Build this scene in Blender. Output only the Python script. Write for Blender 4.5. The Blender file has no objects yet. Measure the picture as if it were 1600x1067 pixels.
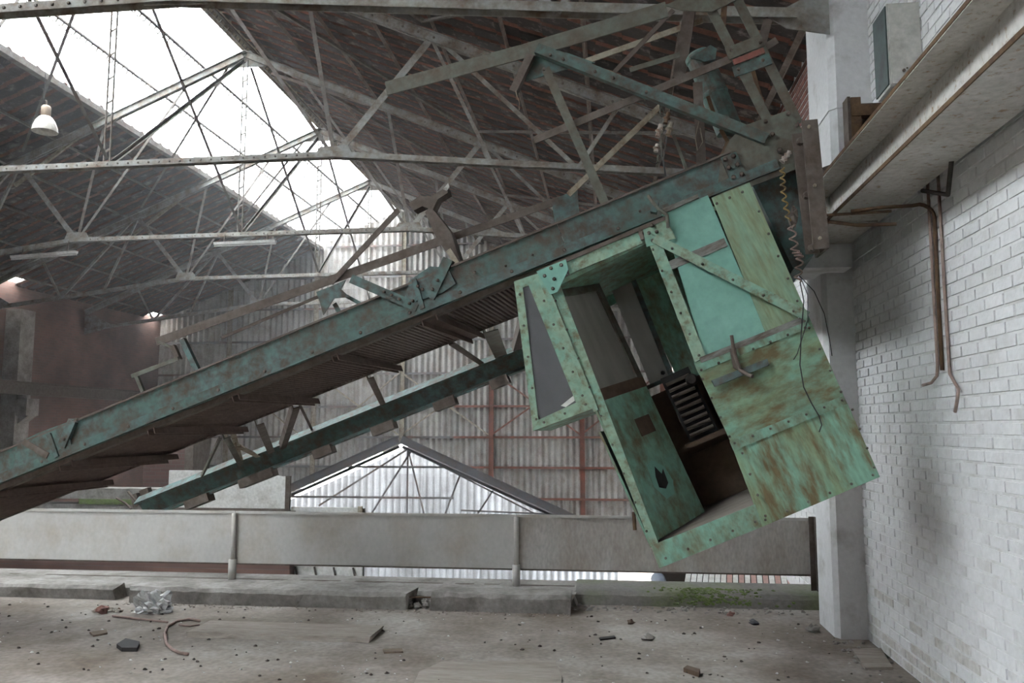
import bpy, math, random
import numpy as np
from mathutils import Vector, Matrix

random.seed(7); rng = np.random.default_rng(7)
sc = bpy.context.scene
col = sc.collection

# ------------------------------------------------------------------ camera
F = 1290.0; VX, VY = 955.0, 670.0; EYE = 1.7          # focal length in px, vanishing point of the hall's length
TH = math.atan((VY - 533.5) / F); PS = math.atan((VX - 800) / F * math.cos(TH))
CR = Vector((math.cos(PS), math.sin(PS), 0))
CF = Vector((-math.sin(PS) * math.cos(TH), math.cos(PS) * math.cos(TH), math.sin(TH)))
CU = CR.cross(CF); CO = Vector((0, 0, EYE))
cam_d = bpy.data.cameras.new('camera'); cam = bpy.data.objects.new('camera', cam_d); col.objects.link(cam)
cam_d.sensor_width = 36; cam_d.lens = F / 1600 * 36; cam_d.clip_end = 300
cam.matrix_world = Matrix(((CR.x, CU.x, -CF.x, 0), (CR.y, CU.y, -CF.y, 0), (CR.z, CU.z, -CF.z, EYE), (0, 0, 0, 1)))
sc.camera = cam

# ------------------------------------------------------------------ overcast sky, exposure
w = bpy.data.worlds.new('world'); sc.world = w; w.use_nodes = True
wn = w.node_tree.nodes; wl = w.node_tree.links
bg = wn['Background']; bg.inputs[0].default_value = (.98, .975, .96, 1)
bg.inputs[1].default_value = 13.0
vs = sc.view_settings
vs.view_transform = 'Standard'; vs.look = 'None'; vs.exposure = 1.12; vs.gamma = 1.0; vs.use_curve_mapping = False
sc.cycles.max_bounces = 10; sc.cycles.diffuse_bounces = 6; sc.cycles.transparent_max_bounces = 16
sc.cycles.sample_clamp_indirect = 8

# ------------------------------------------------------------------ helpers: rays
def ray(x, y): return CR * ((x - 800) / F) + CU * (-(y - 533.5) / F) + CF
def at(x, y, Y): d = ray(x, y); return CO + d * (Y / d.y)
def atz(x, y, z): d = ray(x, y); return CO + d * ((z - EYE) / d.z)
def atx(x, y, X): d = ray(x, y); return CO + d * (X / d.x)
def onplane(x, y, p0, n): d = ray(x, y); return CO + d * ((p0 - CO).dot(n) / d.dot(n))

# ------------------------------------------------------------------ helpers: materials
def new_mat(name):
    m = bpy.data.materials.new(name); m.use_nodes = True
    return m, m.node_tree.nodes, m.node_tree.links
def mat(name, base, alt=None, amt=.45, scale=4., rough=.75, metal=0., bump=.15, bscale=None, alt2=None, amt2=.35, scale2=1.2,
        stretch=(1, 1, 1), vary=.0, soft=.08, coords='Object', fine=.12):
    """worn paint: base colour, alt showing through noise-shaped patches, alt2 in a second set, grain on top"""
    m, N, L = new_mat(name); b = N['Principled BSDF']
    tc = N.new('ShaderNodeTexCoord'); mp = N.new('ShaderNodeMapping'); L.new(tc.outputs[coords], mp.inputs[0])
    mp.inputs['Scale'].default_value = stretch
    oi = N.new('ShaderNodeObjectInfo')
    if coords == 'Object':
        ad = N.new('ShaderNodeVectorMath'); ad.operation = 'ADD'; ml = N.new('ShaderNodeMath'); ml.operation = 'MULTIPLY'
        ml.inputs[1].default_value = 37.; L.new(oi.outputs['Random'], ml.inputs[0])
        L.new(mp.outputs[0], ad.inputs[0]); L.new(ml.outputs[0], ad.inputs[1]); vec = ad.outputs[0]
    else: vec = mp.outputs[0]
    cur = None
    def rgb(c):
        r = N.new('ShaderNodeRGB'); r.outputs[0].default_value = (*c, 1); return r.outputs[0]
    cur = rgb(base)
    def layer(cur, c, amount, s, det):
        nz = N.new('ShaderNodeTexNoise'); nz.inputs['Scale'].default_value = s; nz.inputs['Detail'].default_value = det
        nz.inputs['Roughness'].default_value = .65; L.new(vec, nz.inputs['Vector'])
        rp = N.new('ShaderNodeValToRGB'); t = .72 - .42 * amount
        rp.color_ramp.elements[0].position = max(0, t - soft); rp.color_ramp.elements[1].position = min(1, t + soft)
        L.new(nz.outputs['Fac'], rp.inputs[0])
        mx = N.new('ShaderNodeMix'); mx.data_type = 'RGBA'
        L.new(rp.outputs[0], mx.inputs[0]); L.new(cur, mx.inputs[6]); L.new(rgb(c), mx.inputs[7])
        return mx.outputs[2]
    if alt2: cur = layer(cur, alt2, amt2, scale2, 4)
    if alt: cur = layer(cur, alt, amt, scale, 7)
    ng = N.new('ShaderNodeTexNoise'); ng.inputs['Scale'].default_value = 26; ng.inputs['Detail'].default_value = 5; L.new(vec, ng.inputs['Vector'])
    mr = N.new('ShaderNodeMapRange'); mr.inputs[1].default_value = .25; mr.inputs[2].default_value = .75
    mr.inputs[3].default_value = 1 - fine * 1.6; mr.inputs[4].default_value = 1 + fine; L.new(ng.outputs['Fac'], mr.inputs[0])
    val = mr.outputs[0]
    if vary:
        mv = N.new('ShaderNodeMapRange'); mv.inputs[3].default_value = 1 - vary; mv.inputs[4].default_value = 1 + vary; L.new(oi.outputs['Random'], mv.inputs[0])
        m2 = N.new('ShaderNodeMath'); m2.operation = 'MULTIPLY'; L.new(val, m2.inputs[0]); L.new(mv.outputs[0], m2.inputs[1]); val = m2.outputs[0]
    vm = N.new('ShaderNodeVectorMath'); vm.operation = 'SCALE'; L.new(cur, vm.inputs[0]); L.new(val, vm.inputs['Scale'])
    L.new(vm.outputs[0], b.inputs['Base Color'])
    b.inputs['Roughness'].default_value = rough; b.inputs['Metallic'].default_value = metal
    b.inputs['Specular IOR Level'].default_value = .3
    if bump:
        nb = N.new('ShaderNodeTexNoise'); nb.inputs['Scale'].default_value = bscale or scale * 4; nb.inputs['Detail'].default_value = 6; L.new(vec, nb.inputs['Vector'])
        bp = N.new('ShaderNodeBump'); bp.inputs['Strength'].default_value = bump; bp.inputs['Distance'].default_value = .02
        L.new(nb.outputs['Fac'], bp.inputs['Height']); L.new(bp.outputs[0], b.inputs['Normal'])
    return m
def brickmat(name, c1, c2, mortar, rowh=.075, bw=.22, axes='YZ', patch=None):
    m, N, L = new_mat(name); b = N['Principled BSDF']
    tc = N.new('ShaderNodeTexCoord'); s = N.new('ShaderNodeSeparateXYZ'); cb = N.new('ShaderNodeCombineXYZ'); L.new(tc.outputs['Object'], s.inputs[0])
    L.new(s.outputs[axes[0]], cb.inputs[0]); L.new(s.outputs[axes[1]], cb.inputs[1])
    bt = N.new('ShaderNodeTexBrick'); bt.inputs['Color1'].default_value = (*c1, 1); bt.inputs['Color2'].default_value = (*c2, 1); bt.inputs['Mortar'].default_value = (*mortar, 1)
    bt.inputs['Scale'].default_value = 1; bt.inputs['Brick Width'].default_value = bw; bt.inputs['Row Height'].default_value = rowh; bt.inputs['Mortar Size'].default_value = .006
    L.new(cb.outputs[0], bt.inputs['Vector'])
    nz = N.new('ShaderNodeTexNoise'); nz.inputs['Scale'].default_value = .9; nz.inputs['Detail'].default_value = 7; L.new(tc.outputs['Object'], nz.inputs['Vector'])
    mr = N.new('ShaderNodeMapRange'); mr.inputs[1].default_value = .3; mr.inputs[2].default_value = .7; mr.inputs[3].default_value = .6; mr.inputs[4].default_value = 1.25; L.new(nz.outputs['Fac'], mr.inputs[0])
    vm = N.new('ShaderNodeVectorMath'); vm.operation = 'SCALE'; L.new(bt.outputs[0], vm.inputs[0]); L.new(mr.outputs[0], vm.inputs['Scale'])
    L.new(vm.outputs[0], b.inputs['Base Color']); b.inputs['Roughness'].default_value = .9
    bp = N.new('ShaderNodeBump'); bp.inputs['Strength'].default_value = .4; bp.inputs['Distance'].default_value = .01; bp.invert = True
    L.new(bt.outputs['Fac'], bp.inputs['Height']); L.new(bp.outputs[0], b.inputs['Normal'])
    return m
def glassmat(name, tint, haze, hazecol, trans=(1, 1, 1), translucent=False, streak=(6, 6, 1.2)):
    m, N, L = new_mat(name); out = N['Material Output']; N.remove(N['Principled BSDF'])
    tr = N.new('ShaderNodeBsdfTransparent'); tr.inputs[0].default_value = (*tint, 1)
    df = N.new('ShaderNodeBsdfTranslucent' if translucent else 'ShaderNodeBsdfDiffuse'); df.inputs[0].default_value = (*hazecol, 1)
    mx = N.new('ShaderNodeMixShader')
    tc = N.new('ShaderNodeTexCoord'); mp = N.new('ShaderNodeMapping'); mp.inputs['Scale'].default_value = streak; L.new(tc.outputs['Object'], mp.inputs[0])
    nz = N.new('ShaderNodeTexNoise'); nz.inputs['Scale'].default_value = 2.2; nz.inputs['Detail'].default_value = 6; L.new(mp.outputs[0], nz.inputs['Vector'])
    mr = N.new('ShaderNodeMapRange'); mr.inputs[1].default_value = .3; mr.inputs[2].default_value = .75; mr.inputs[3].default_value = haze[0]; mr.inputs[4].default_value = haze[1]; L.new(nz.outputs['Fac'], mr.inputs[0])
    L.new(mr.outputs[0], mx.inputs[0]); L.new(tr.outputs[0], mx.inputs[1]); L.new(df.outputs[0], mx.inputs[2])
    gl = N.new('ShaderNodeBsdfGlossy'); gl.inputs['Roughness'].default_value = .12
    fr = N.new('ShaderNodeFresnel'); fr.inputs[0].default_value = 1.45; m2 = N.new('ShaderNodeMixShader')
    ms = N.new('ShaderNodeMath'); ms.operation = 'MULTIPLY'; ms.inputs[1].default_value = .8; L.new(fr.outputs[0], ms.inputs[0])
    L.new(ms.outputs[0], m2.inputs[0]); L.new(mx.outputs[0], m2.inputs[1]); L.new(gl.outputs[0], m2.inputs[2]); L.new(m2.outputs[0], out.inputs[0])
    return m

RUST = (.115, .055, .028); DIRT = (.10, .085, .07)
M = {}
M['mint'] = mat('mint_paint', (0.176, 0.370, 0.299), (0.150, 0.308, 0.246), .35, 5, rough=.55, bump=.05, alt2=(0.211, 0.396, 0.330), amt2=.5, scale2=2, soft=.2, fine=.06)
M['mint_worn'] = mat('worn_mint_paint', (0.194, 0.339, 0.246), (0.141, 0.114, 0.062), .40, 8, rough=.7, bump=.12, alt2=(0.194, 0.370, 0.290), amt2=.5, scale2=3.0, soft=.14, stretch=(1.5, 1, .8))
M['mint_rust'] = mat('rust_stained_mint_paint', (0.194, 0.352, 0.260), (0.145, 0.114, 0.057), .47, 7, rough=.75, bump=.15, alt2=(0.207, 0.290, 0.176), amt2=.45, scale2=3.2, soft=.10, stretch=(1.9, 1, .5))
M['mint_rust2'] = mat('rust_wiped_mint_paint', (0.185, 0.334, 0.246), (0.141, 0.114, 0.057), .50, 6, rough=.75, bump=.15, alt2=(0.202, 0.282, 0.167), amt2=.45, scale2=3.2, soft=.10, stretch=(.7, 1, 1.5))
M['olive'] = mat('faded_olive_paint', (0.220, 0.299, 0.185), (0.163, 0.150, 0.079), .30, 7, rough=.75, bump=.1, alt2=(0.189, 0.308, 0.224), amt2=.5, scale2=3, soft=.16, stretch=(2.4, 2.2, .45))
M['jamb'] = mat('chipped_mint_frame_paint', (0.242, 0.343, 0.251), (0.150, 0.128, 0.075), .34, 16, rough=.7, bump=.1, alt2=(0.189, 0.343, 0.264), amt2=.45, scale2=5, soft=.10)
M['green'] = mat('dull_green_girder_paint', (.074, .122, .106), (.075, .056, .044), .48, 10, rough=.7, bump=.12, alt2=(.098, .155, .152), amt2=.5, scale2=1.1, soft=.12)
M['green_dark'] = mat('dark_green_steel', (.062, .08, .07), (.055, .042, .034), .45, 7, rough=.75, bump=.1, soft=.15)
M['olive_steel'] = mat('olive_grey_steel', (.115, .122, .098), (.085, .06, .043), .42, 8, rough=.7, bump=.1, soft=.15)
M['dark'] = mat('dark_grimy_steel', (.05, .046, .042), (.06, .04, .028), .4, 6, rough=.8, bump=.1, soft=.2)
M['brown'] = mat('brown_rusty_steel', (.125, .106, .09), (.085, .063, .05), .5, 9, rough=.85, bump=.15, soft=.15)
M['pale'] = mat('pale_dusty_steel', (.30, .27, .21), (.16, .11, .07), .42, 9, rough=.8, bump=.08, soft=.12)
M['truss'] = mat('grey_truss_paint', (.27, .275, .26), (.15, .10, .068), .42, 5, rough=.75, bump=.08, alt2=(.33, .32, .28), amt2=.4, scale2=2, soft=.14)
M['truss_thin'] = mat('thin_bar_paint', (.20, .19, .175), (.11, .075, .055), .45, 5, rough=.8, bump=.05, soft=.15)
M['purlin'] = mat('tan_purlin_paint', (.24, .205, .18), (.14, .095, .07), .4, 4, rough=.8, bump=.05, soft=.15)
M['dustyboard'] = mat('dust_covered_board', (.31, .275, .24), (.21, .175, .145), .42, 5, rough=.95, bump=.25, stretch=(.6, 4, 4), soft=.18)
M['mesh'] = mat('rusty_expanded_mesh', (.15, .105, .088), (.10, .075, .064), .5, 8, rough=.85, bump=0, soft=.2)
M['beam'] = mat('runway_beam_paint', (.50, .485, .455), (.27, .18, .10), .24, 22, rough=.6, bump=.05, alt2=(.43, .41, .375), amt2=.5, scale2=2.2, soft=.07)
M['rustedge'] = mat('rust_edge', (.125, .078, .042), (.085, .05, .032), .5, 12, rough=.85, bump=.1)
M['white_brick'] = mat('white_painted_brick', (.68, .68, .685), (.50, .49, .48), .18, 3.2, rough=.8, bump=.25, bscale=28, alt2=(.61, .61, .615), amt2=.45, scale2=1.1, soft=.12, vary=.03, fine=.05, coords='Object')
M['white_mortar'] = mat('white_painted_mortar', (.64, .64, .64), (.46, .45, .43), .25, 3, rough=.9, bump=.2, soft=.12, fine=.06)
M['dirty_brick'] = mat('dirty_painted_brick', (.60, .595, .585), (.42, .39, .345), .42, 4.2, rough=.85, bump=.25, bscale=28, soft=.16, vary=.04)
M['plaster'] = mat('white_pillar_plaster', (.63, .63, .635), (.40, .39, .375), .24, 2.6, rough=.85, bump=.15, soft=.1, fine=.05)
M['dullbrick'] = brickmat('dull_red_pier_brick', (.12, .062, .05), (.09, .05, .043), (.10, .08, .07), axes='XZ')
M['pinkslat'] = mat('faded_pink_slat', (.42, .25, .215), (.33, .22, .19), .4, 5, rough=.8, bump=.05, soft=.15)
M['redbrick'] = mat('red_brick', (.27, .125, .10), (.20, .11, .095), .5, 8, rough=.9, bump=.2, vary=.2)
M['darkbrick'] = brickmat('dark_brown_brick', (.17, .095, .075), (.13, .078, .065), (.14, .11, .10))  # dark brown-red brick tone, mottled at random
M['tile'] = mat('dark_clay_tile', (.055, .046, .043), (.19, .165, .15), .27, 5, rough=.9, bump=.1, vary=.25, soft=.07)
M['tilered'] = mat('red_clay_tile_edge', (.24, .12, .088), (.14, .085, .068), .45, 5, rough=.9, bump=.05, vary=.2, soft=.15)
M['sheet'] = mat('grey_corrugated_sheet', (.40, .38, .355), (.21, .165, .13), .32, 2.2, rough=.75, bump=.04, alt2=(.31, .30, .285), amt2=.5, scale2=.8, soft=.16, vary=.14)
M['sheetblue'] = mat('bluish_corrugated_sheet', (.22, .245, .275), (.15, .16, .18), .4, 2, rough=.6, bump=.03, soft=.15, vary=.2)
M['girt'] = mat('red_oxide_rail', (.23, .075, .048), (.12, .065, .045), .45, 3, rough=.8, bump=.05, soft=.15)
M['girtgrey'] = mat('grey_steel_rail', (.13, .125, .125), (.16, .08, .055), .36, 1.4, rough=.8, bump=.05, soft=.1)
M['steelgrey'] = mat('slate_grey_steel', (.085, .087, .095), (.09, .06, .045), .35, 3, rough=.7, bump=.05, soft=.15)
M['floor'] = mat('dusty_concrete_floor', (.275, .243, .213), (.145, .114, .088), .52, .75, rough=.9, bump=.35, bscale=9, alt2=(.36, .33, .30), amt2=.5, scale2=1.3, soft=.13, fine=.16)
M['curb'] = mat('weathered_concrete', (.27, .253, .232), (.15, .136, .12), .42, 3.5, rough=.92, bump=.5, bscale=16, alt2=(.34, .32, .30), amt2=.45, scale2=1.5, soft=.14)
M['moss'] = mat('mossy_concrete', (.205, .195, .178), (.14, .18, .065), .24, 1.1, rough=.95, bump=.5, bscale=18, soft=.16)
M['mossgreen'] = mat('bright_moss', (.135, .185, .06), (.15, .15, .11), .3, 6, rough=.95, bump=.4, soft=.15)
M['parapet'] = mat('off_white_panel_paint', (.52, .505, .475), (.40, .345, .28), .24, 2.4, rough=.7, bump=.04, alt2=(.46, .45, .43), amt2=.5, scale2=.9, soft=.16, fine=.05, stretch=(1, 1, .8))
M['parapet_rust'] = mat('rust_run_panel_paint', (.46, .44, .41), (.30, .235, .18), .30, 1.9, rough=.7, bump=.05, alt2=(.50, .48, .455), amt2=.4, scale2=1, soft=.2, stretch=(1.6, 1, .7))
M['white'] = mat('off_white_enamel', (.60, .59, .56), (.38, .35, .31), .25, 4, rough=.5, bump=.02, soft=.15)
M['cabinet'] = mat('cream_grey_cabinet', (.47, .465, .43), (.33, .32, .28), .25, 6, rough=.5, bump=.02, soft=.15)
M['cabdark'] = mat('dark_teal_cabinet_side', (.05, .075, .07), (.035, .04, .04), .4, 5, rough=.5, bump=.02)
M['wood'] = mat('grey_weathered_wood', (.20, .155, .115), (.12, .09, .065), .45, 6, rough=.9, bump=.3, stretch=(1, 5, 5), soft=.15)
M['lath'] = mat('bare_grey_lath', (.20, .20, .185), (.12, .10, .08), .45, 7, rough=.9, bump=.2, stretch=(1, 4, 4), soft=.12)
M['brownwood'] = mat('brown_plywood', (.13, .088, .06), (.08, .055, .04), .45, 4, rough=.8, bump=.1, soft=.15)
M['black'] = mat('black_grime', (.02, .02, .02), (.035, .03, .028), .4, 4, rough=.7, bump=.05, soft=.2)
M['bag'] = mat('crumpled_plastic', (.66, .66, .66), (.45, .44, .43), .35, 9, rough=.35, bump=.5, soft=.15)
M['cable'] = mat('faded_pink_cable', (.30, .215, .185), (.18, .13, .11), .4, 9, rough=.7, bump=0)
M['coil'] = mat('ochre_coiled_cable', (.27, .185, .07), (.12, .085, .05), .4, 9, rough=.6, bump=0)
M['wire'] = mat('black_wire', (.03, .03, .03), rough=.6, bump=0)
M['porcelain'] = mat('dusty_porcelain', (.34, .30, .26), (.2, .12, .085), .4, 30, rough=.6, bump=0)
M['lampshade'] = mat('dusty_lamp_shade', (.62, .60, .55), (.42, .38, .32), .3, 7, rough=.5, bump=0, soft=.15)
M['lampneck'] = mat('tan_lamp_neck', (.42, .33, .25), (.3, .22, .16), .3, 9, rough=.6, bump=0)
M['bluepipe'] = mat('blue_grey_pipe', (.16, .18, .22), rough=.5, bump=0)
M['redpaint'] = mat('faded_red_paint', (.20, .075, .06), (.11, .08, .06), .45, 12, rough=.7, bump=.05)
M['glass'] = glassmat('dusty_cab_glass', (.82, .86, .86), (.75, .95), (.30, .29, .26))
M['glass_clear'] = glassmat('streaked_bay_glass', (.85, .9, .9), (.78, .96), (.115, .115, .118), streak=(5, 5, 2))
M['skylight'] = glassmat('clear_roof_sheet', (.93, .97, 1.0), (.10, .45), (.9, .92, .95), translucent=True)

# ------------------------------------------------------------------ helpers: meshes and objects
ROOTS = {}
class MB:
    def __init__(s): s.v = []; s.f = []; s.m = []
    def poly_extrude(s, pts, vec, mi=0):
        pts = [Vector(p) for p in pts]; nv = Vector((0, 0, 0))
        for i in range(len(pts)): nv += pts[i].cross(pts[(i + 1) % len(pts)])
        if nv.dot(vec) < 0: pts.reverse()
        n = len(pts); o = len(s.v); s.v += [Vector(p) for p in pts] + [Vector(p) + vec for p in pts]
        s.f.append(list(range(o + n - 1, o - 1, -1))); s.f.append(list(range(o + n, o + 2 * n)))
        for i in range(n): j = (i + 1) % n; s.f.append([o + i, o + j, o + n + j, o + n + i])
        s.m += [mi] * (n + 2); return s
    def box(s, x0, x1, y0, y1, z0, z1, mi=0):
        return s.poly_extrude([(x0, y0, z0), (x1, y0, z0), (x1, y1, z0), (x0, y1, z0)], Vector((0, 0, z1 - z0)), mi)
    def member(s, p, q, n, prof, mi=0):
        """extrude a 2-D profile [(side, n)] along p->q"""
        p = Vector(p); q = Vector(q); a = (q - p).normalized(); n = Vector(n); n = (n - a * n.dot(a)).normalized(); sd = n.cross(a)
        return s.poly_extrude([p + sd * x + n * y for x, y in prof], q - p, mi)
    def tube(s, path, r, k=8, mi=0, closed=False):
        path = [Vector(p) for p in path]; o = len(s.v); N = len(path); u = None
        for i, p in enumerate(path):
            if closed: t = path[(i + 1) % N] - path[i - 1]
            else: t = path[min(i + 1, N - 1)] - path[max(i - 1, 0)]
            t.normalize()
            if u is None: u = t.orthogonal().normalized()
            else: u = (u - t * u.dot(t)); u = u.normalized() if u.length > 1e-6 else t.orthogonal().normalized()
            b = t.cross(u); rr = r[i] if isinstance(r, (list, tuple)) else r
            for j in range(k): an = 2 * math.pi * j / k; s.v.append(p + (u * math.cos(an) + b * math.sin(an)) * rr)
        for i in range(N if closed else N - 1):
            i2 = (i + 1) % N
            for j in range(k): j2 = (j + 1) % k; s.f.append([o + i * k + j, o + i * k + j2, o + i2 * k + j2, o + i2 * k + j]); s.m.append(mi)
        if not closed:
            s.f.append([o + j for j in range(k - 1, -1, -1)]); s.f.append([o + (N - 1) * k + j for j in range(k)]); s.m += [mi, mi]
        return s
    def lathe(s, c, prof, k=20, mi=0, axis=Vector((0, 0, 1))):
        axis = Vector(axis).normalized(); u = axis.orthogonal().normalized(); b = axis.cross(u); c = Vector(c); o = len(s.v); n = len(prof)
        for r, h in prof:
            for j in range(k): an = 2 * math.pi * j / k; s.v.append(c + axis * h + (u * math.cos(an) + b * math.sin(an)) * max(r, 1e-4))
        for i in range(n - 1):
            for j in range(k): j2 = (j + 1) % k; s.f.append([o + i * k + j, o + i * k + j2, o + (i + 1) * k + j2, o + (i + 1) * k + j]); s.m.append(mi)
        return s
    def bolt(s, p, n, r=.012, h=.012, mi=0):
        p = Vector(p); n = Vector(n).normalized(); return s.lathe(p - n * .004, [(r, 0), (r, h * .6 + .004), (r * .6, h + .004), (.0001, h + .004)], 6, mi, n)
    def blob(s, c, r, seed=0, jag=.3, k=7, rings=5, mi=0, flat=(1, 1, 1)):
        rr = random.Random(seed); c = Vector(c); o = len(s.v)
        for i in range(rings):
            ph = math.pi * (i + .35) / (rings - .3)
            for j in range(k):
                an = 2 * math.pi * (j + rr.uniform(-.25, .25)) / k; q = r * (1 + rr.uniform(-jag, jag))
                s.v.append(c + Vector((math.sin(ph) * math.cos(an) * q * flat[0], math.sin(ph) * math.sin(an) * q * flat[1], math.cos(ph) * q * flat[2])))
        for i in range(rings - 1):
            for j in range(k): j2 = (j + 1) % k; s.f.append([o + i * k + j, o + (i + 1) * k + j, o + (i + 1) * k + j2, o + i * k + j2]); s.m.append(mi)
        s.f.append([o + j for j in range(k)]); s.f.append([o + (rings - 1) * k + j for j in range(k - 1, -1, -1)]); s.m += [mi, mi]
        return s
    def build(s, name, mats, parent=None, label=None, cat=None, group=None, kind=None, smooth=False, loc=None):
        me = bpy.data.meshes.new(name); inv = ROOTS[parent.name].inverted() if parent else (Matrix.Translation(-Vector(loc)) if loc is not None else None)
        vv = [inv @ v for v in s.v] if inv else s.v
        me.from_pydata([tuple(v) for v in vv], [], s.f)
        if not isinstance(mats, (list, tuple)): mats = [mats]
        for m in mats: me.materials.append(M[m])
        if len(mats) > 1: me.polygons.foreach_set('material_index', s.m)
        if smooth: me.polygons.foreach_set('use_smooth', [True] * len(me.polygons))
        me.validate(); me.update()
        ob = bpy.data.objects.new(name, me); col.objects.link(ob)
        if parent: ob.parent = parent; ROOTS[ob.name] = ROOTS[parent.name]
        elif loc is not None: ob.location = loc; ROOTS[ob.name] = Matrix.Translation(Vector(loc))
        else: ROOTS[ob.name] = Matrix.Identity(4)
        if smooth:
            pass
        tag(ob, label, cat, group, kind); return ob
def tag(o, label=None, cat=None, group=None, kind=None):
    if label: o['label'] = label
    if cat: o['category'] = cat
    if group: o['group'] = group
    if kind: o['kind'] = kind
def thing(name, label, cat, loc=(0, 0, 0), group=None, kind=None, mtx=None):
    o = bpy.data.objects.new(name, None); col.objects.link(o); o.empty_display_size = .2
    mt = mtx if mtx is not None else Matrix.Translation(Vector(loc)); o.matrix_world = mt; ROOTS[o.name] = mt
    tag(o, label, cat, group, kind); return o
def link_copy(name, me, parent, loc, rot=None):
    ob = bpy.data.objects.new(name, me); col.objects.link(ob); ob.parent = parent; ob.location = loc
    if rot: ob.rotation_euler = rot
    return ob
def flat(w, t): return [(-w / 2, 0), (w / 2, 0), (w / 2, t), (-w / 2, t)]
def ell(w, leg, t, flip=1): return [(x * flip, y) for x, y in ([(-w / 2, 0), (w / 2, 0), (w / 2, t), (-w / 2 + t, t), (-w / 2 + t, leg), (-w / 2, leg)])]
def chan(w, leg, t): return [(-w / 2, 0), (w / 2, 0), (w / 2, leg), (w / 2 - t, leg), (w / 2 - t, t), (-w / 2 + t, t), (-w / 2 + t, leg), (-w / 2, leg)]
def ibm(w, h, t):   # side = height direction, n = flange direction
    a = h / 2; b = w / 2
    return [(-a, -b), (-a + t, -b), (-a + t, -t / 2), (a - t, -t / 2), (a - t, -b), (a, -b), (a, b), (a - t, b), (a - t, t / 2), (-a + t, t / 2), (-a + t, b), (-a, b)]
YN = Vector((0, 1, 0)); ZN = Vector((0, 0, 1)); XN = Vector((1, 0, 0))

# ================================================================== THE HALL
XR, XL, XC = 2.05, -16.1, -7.1          # right wall, left wall, ridge
YF = 27.8; YB = -8.0; ZG = -4.2         # far gable wall, open near end, lower hall floor
SL = .425; ZR = 9.40                    # roof slope, ridge underside
def roofz(x): return ZR - SL * abs(x - XC)
def raftz(x): return roofz(x) - .34

# floors
b = MB(); b.box(-16.05, XR, YB, 8.9, -.35, 0); b.build('floor', 'floor', kind='structure', label='dusty brown concrete upper floor strewn with grit')
b = MB(); b.box(-40, 40, -30, 70, ZG - .3, ZG); b.build('floor_lower', 'curb', kind='structure', label='concrete floor of the hall below the parapet')

# ---------------- right wall: backing and painted bricks
b = MB(); b.box(XR + .006, XR + .4, YB, YF, ZG, roofz(XR) + .15)
wall_r = b.build('wall_right', 'white_mortar', kind='structure', label='white painted brick wall')
BW, BH, BJ = .222, .0755, .011
def brick_mesh(name, l, mname, seed):
    rr = random.Random(seed); bb = MB(); y0, y1, z0, z1 = -l / 2 + BJ / 2, l / 2 - BJ / 2, -BH / 2 + BJ / 2, BH / 2 - BJ / 2; c = .004
    j = lambda: rr.uniform(-.002, .002)
    outer = [(.02, y0 + j(), z0 + j()), (.02, y1 + j(), z0 + j()), (.02, y1 + j(), z1 + j()), (.02, y0 + j(), z1 + j())]
    inn = [(0, y0 + c, z0 + c), (0, y1 - c, z0 + c), (0, y1 - c, z1 - c), (0, y0 + c, z1 - c)]
    bb.v = [Vector(p) for p in outer + inn]; bb.f = [[7, 6, 5, 4], [0, 4, 5, 1], [1, 5, 6, 2], [2, 6, 7, 3], [3, 7, 4, 0]]
    bb.f = [f[::-1] for f in bb.f]
    me = bpy.data.meshes.new(name); me.from_pydata([tuple(v) for v in bb.v], [], bb.f); me.materials.append(M[mname]); me.update(); return me
bm_clean = [brick_mesh('brick', BW, 'white_brick', i) for i in range(5)]; bm_dirty = [brick_mesh('brick', BW, 'dirty_brick', i) for i in range(4)]
cand = []; restc = []
nrow = int((roofz(XR) - .02) / BH)
for r in range(nrow):
    z = BH * (r + .5)
    for k in range(int((8.0 - 2.0) / BW) + 1):
        y = 2.0 + BW * (k + .5 + (.5 if r % 2 else 0))
        if y > 7.9: continue
        d = Vector((XR, y, z)) - CO; fz = d.dot(CF); px = 800 + F * d.dot(CR) / fz; py = 533.5 - F * d.dot(CU) / fz
        vis = -10 < px < 1590 and 0 < py < 1060 and not (z > 3.2 and z < 3.7)
        (cand if vis else restc).append((y, z))
cand.sort(key=lambda p: p[0] ** 2 + .3 * (p[1] - 1.7) ** 2)
for i, (y, z) in enumerate(cand[:296]):
    dirty = z < .12 + .5 * rng.random() ** 3
    ob = link_copy('brick', (bm_dirty if dirty else bm_clean)[i % 4], wall_r, (XR + rng.uniform(-.003, .002), y, z), (0, rng.uniform(-.012, .012), rng.uniform(-.008, .008)))
restc += cand[296:]
def bricks_joined(name, lst, meshes, parent, x=XR, flip=1):
    vv = []; ff = []; mm = []
    for i, (y, z, mi) in enumerate(lst):
        me = meshes[mi][i % len(meshes[mi])]; o = len(vv); dx = rng.uniform(-.003, .002)
        vv += [(x + v.co.x + dx, v.co.y + y, v.co.z + z) for v in me.vertices]
        ff += [[o + k for k in p.vertices] for p in me.polygons]; mm += [mi] * len(me.polygons)
    me = bpy.data.meshes.new(name); me.from_pydata(vv, [], ff)
    for mi in range(len(meshes)): me.materials.append(meshes[mi][0].materials[0])
    me.polygons.foreach_set('material_index', mm); me.update(); ob = bpy.data.objects.new(name, me); col.objects.link(ob); ob.parent = parent; ob['kind'] = 'stuff'; return ob
bricks_joined('brickwork', [(y, z, 1 if z < .12 + .5 * rng.random() ** 3 else 0) for y, z in restc], [bm_clean, bm_dirty], wall_r)
bm_red = [brick_mesh('brick', BW, 'redbrick', i) for i in range(4)]
rl = []
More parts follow.
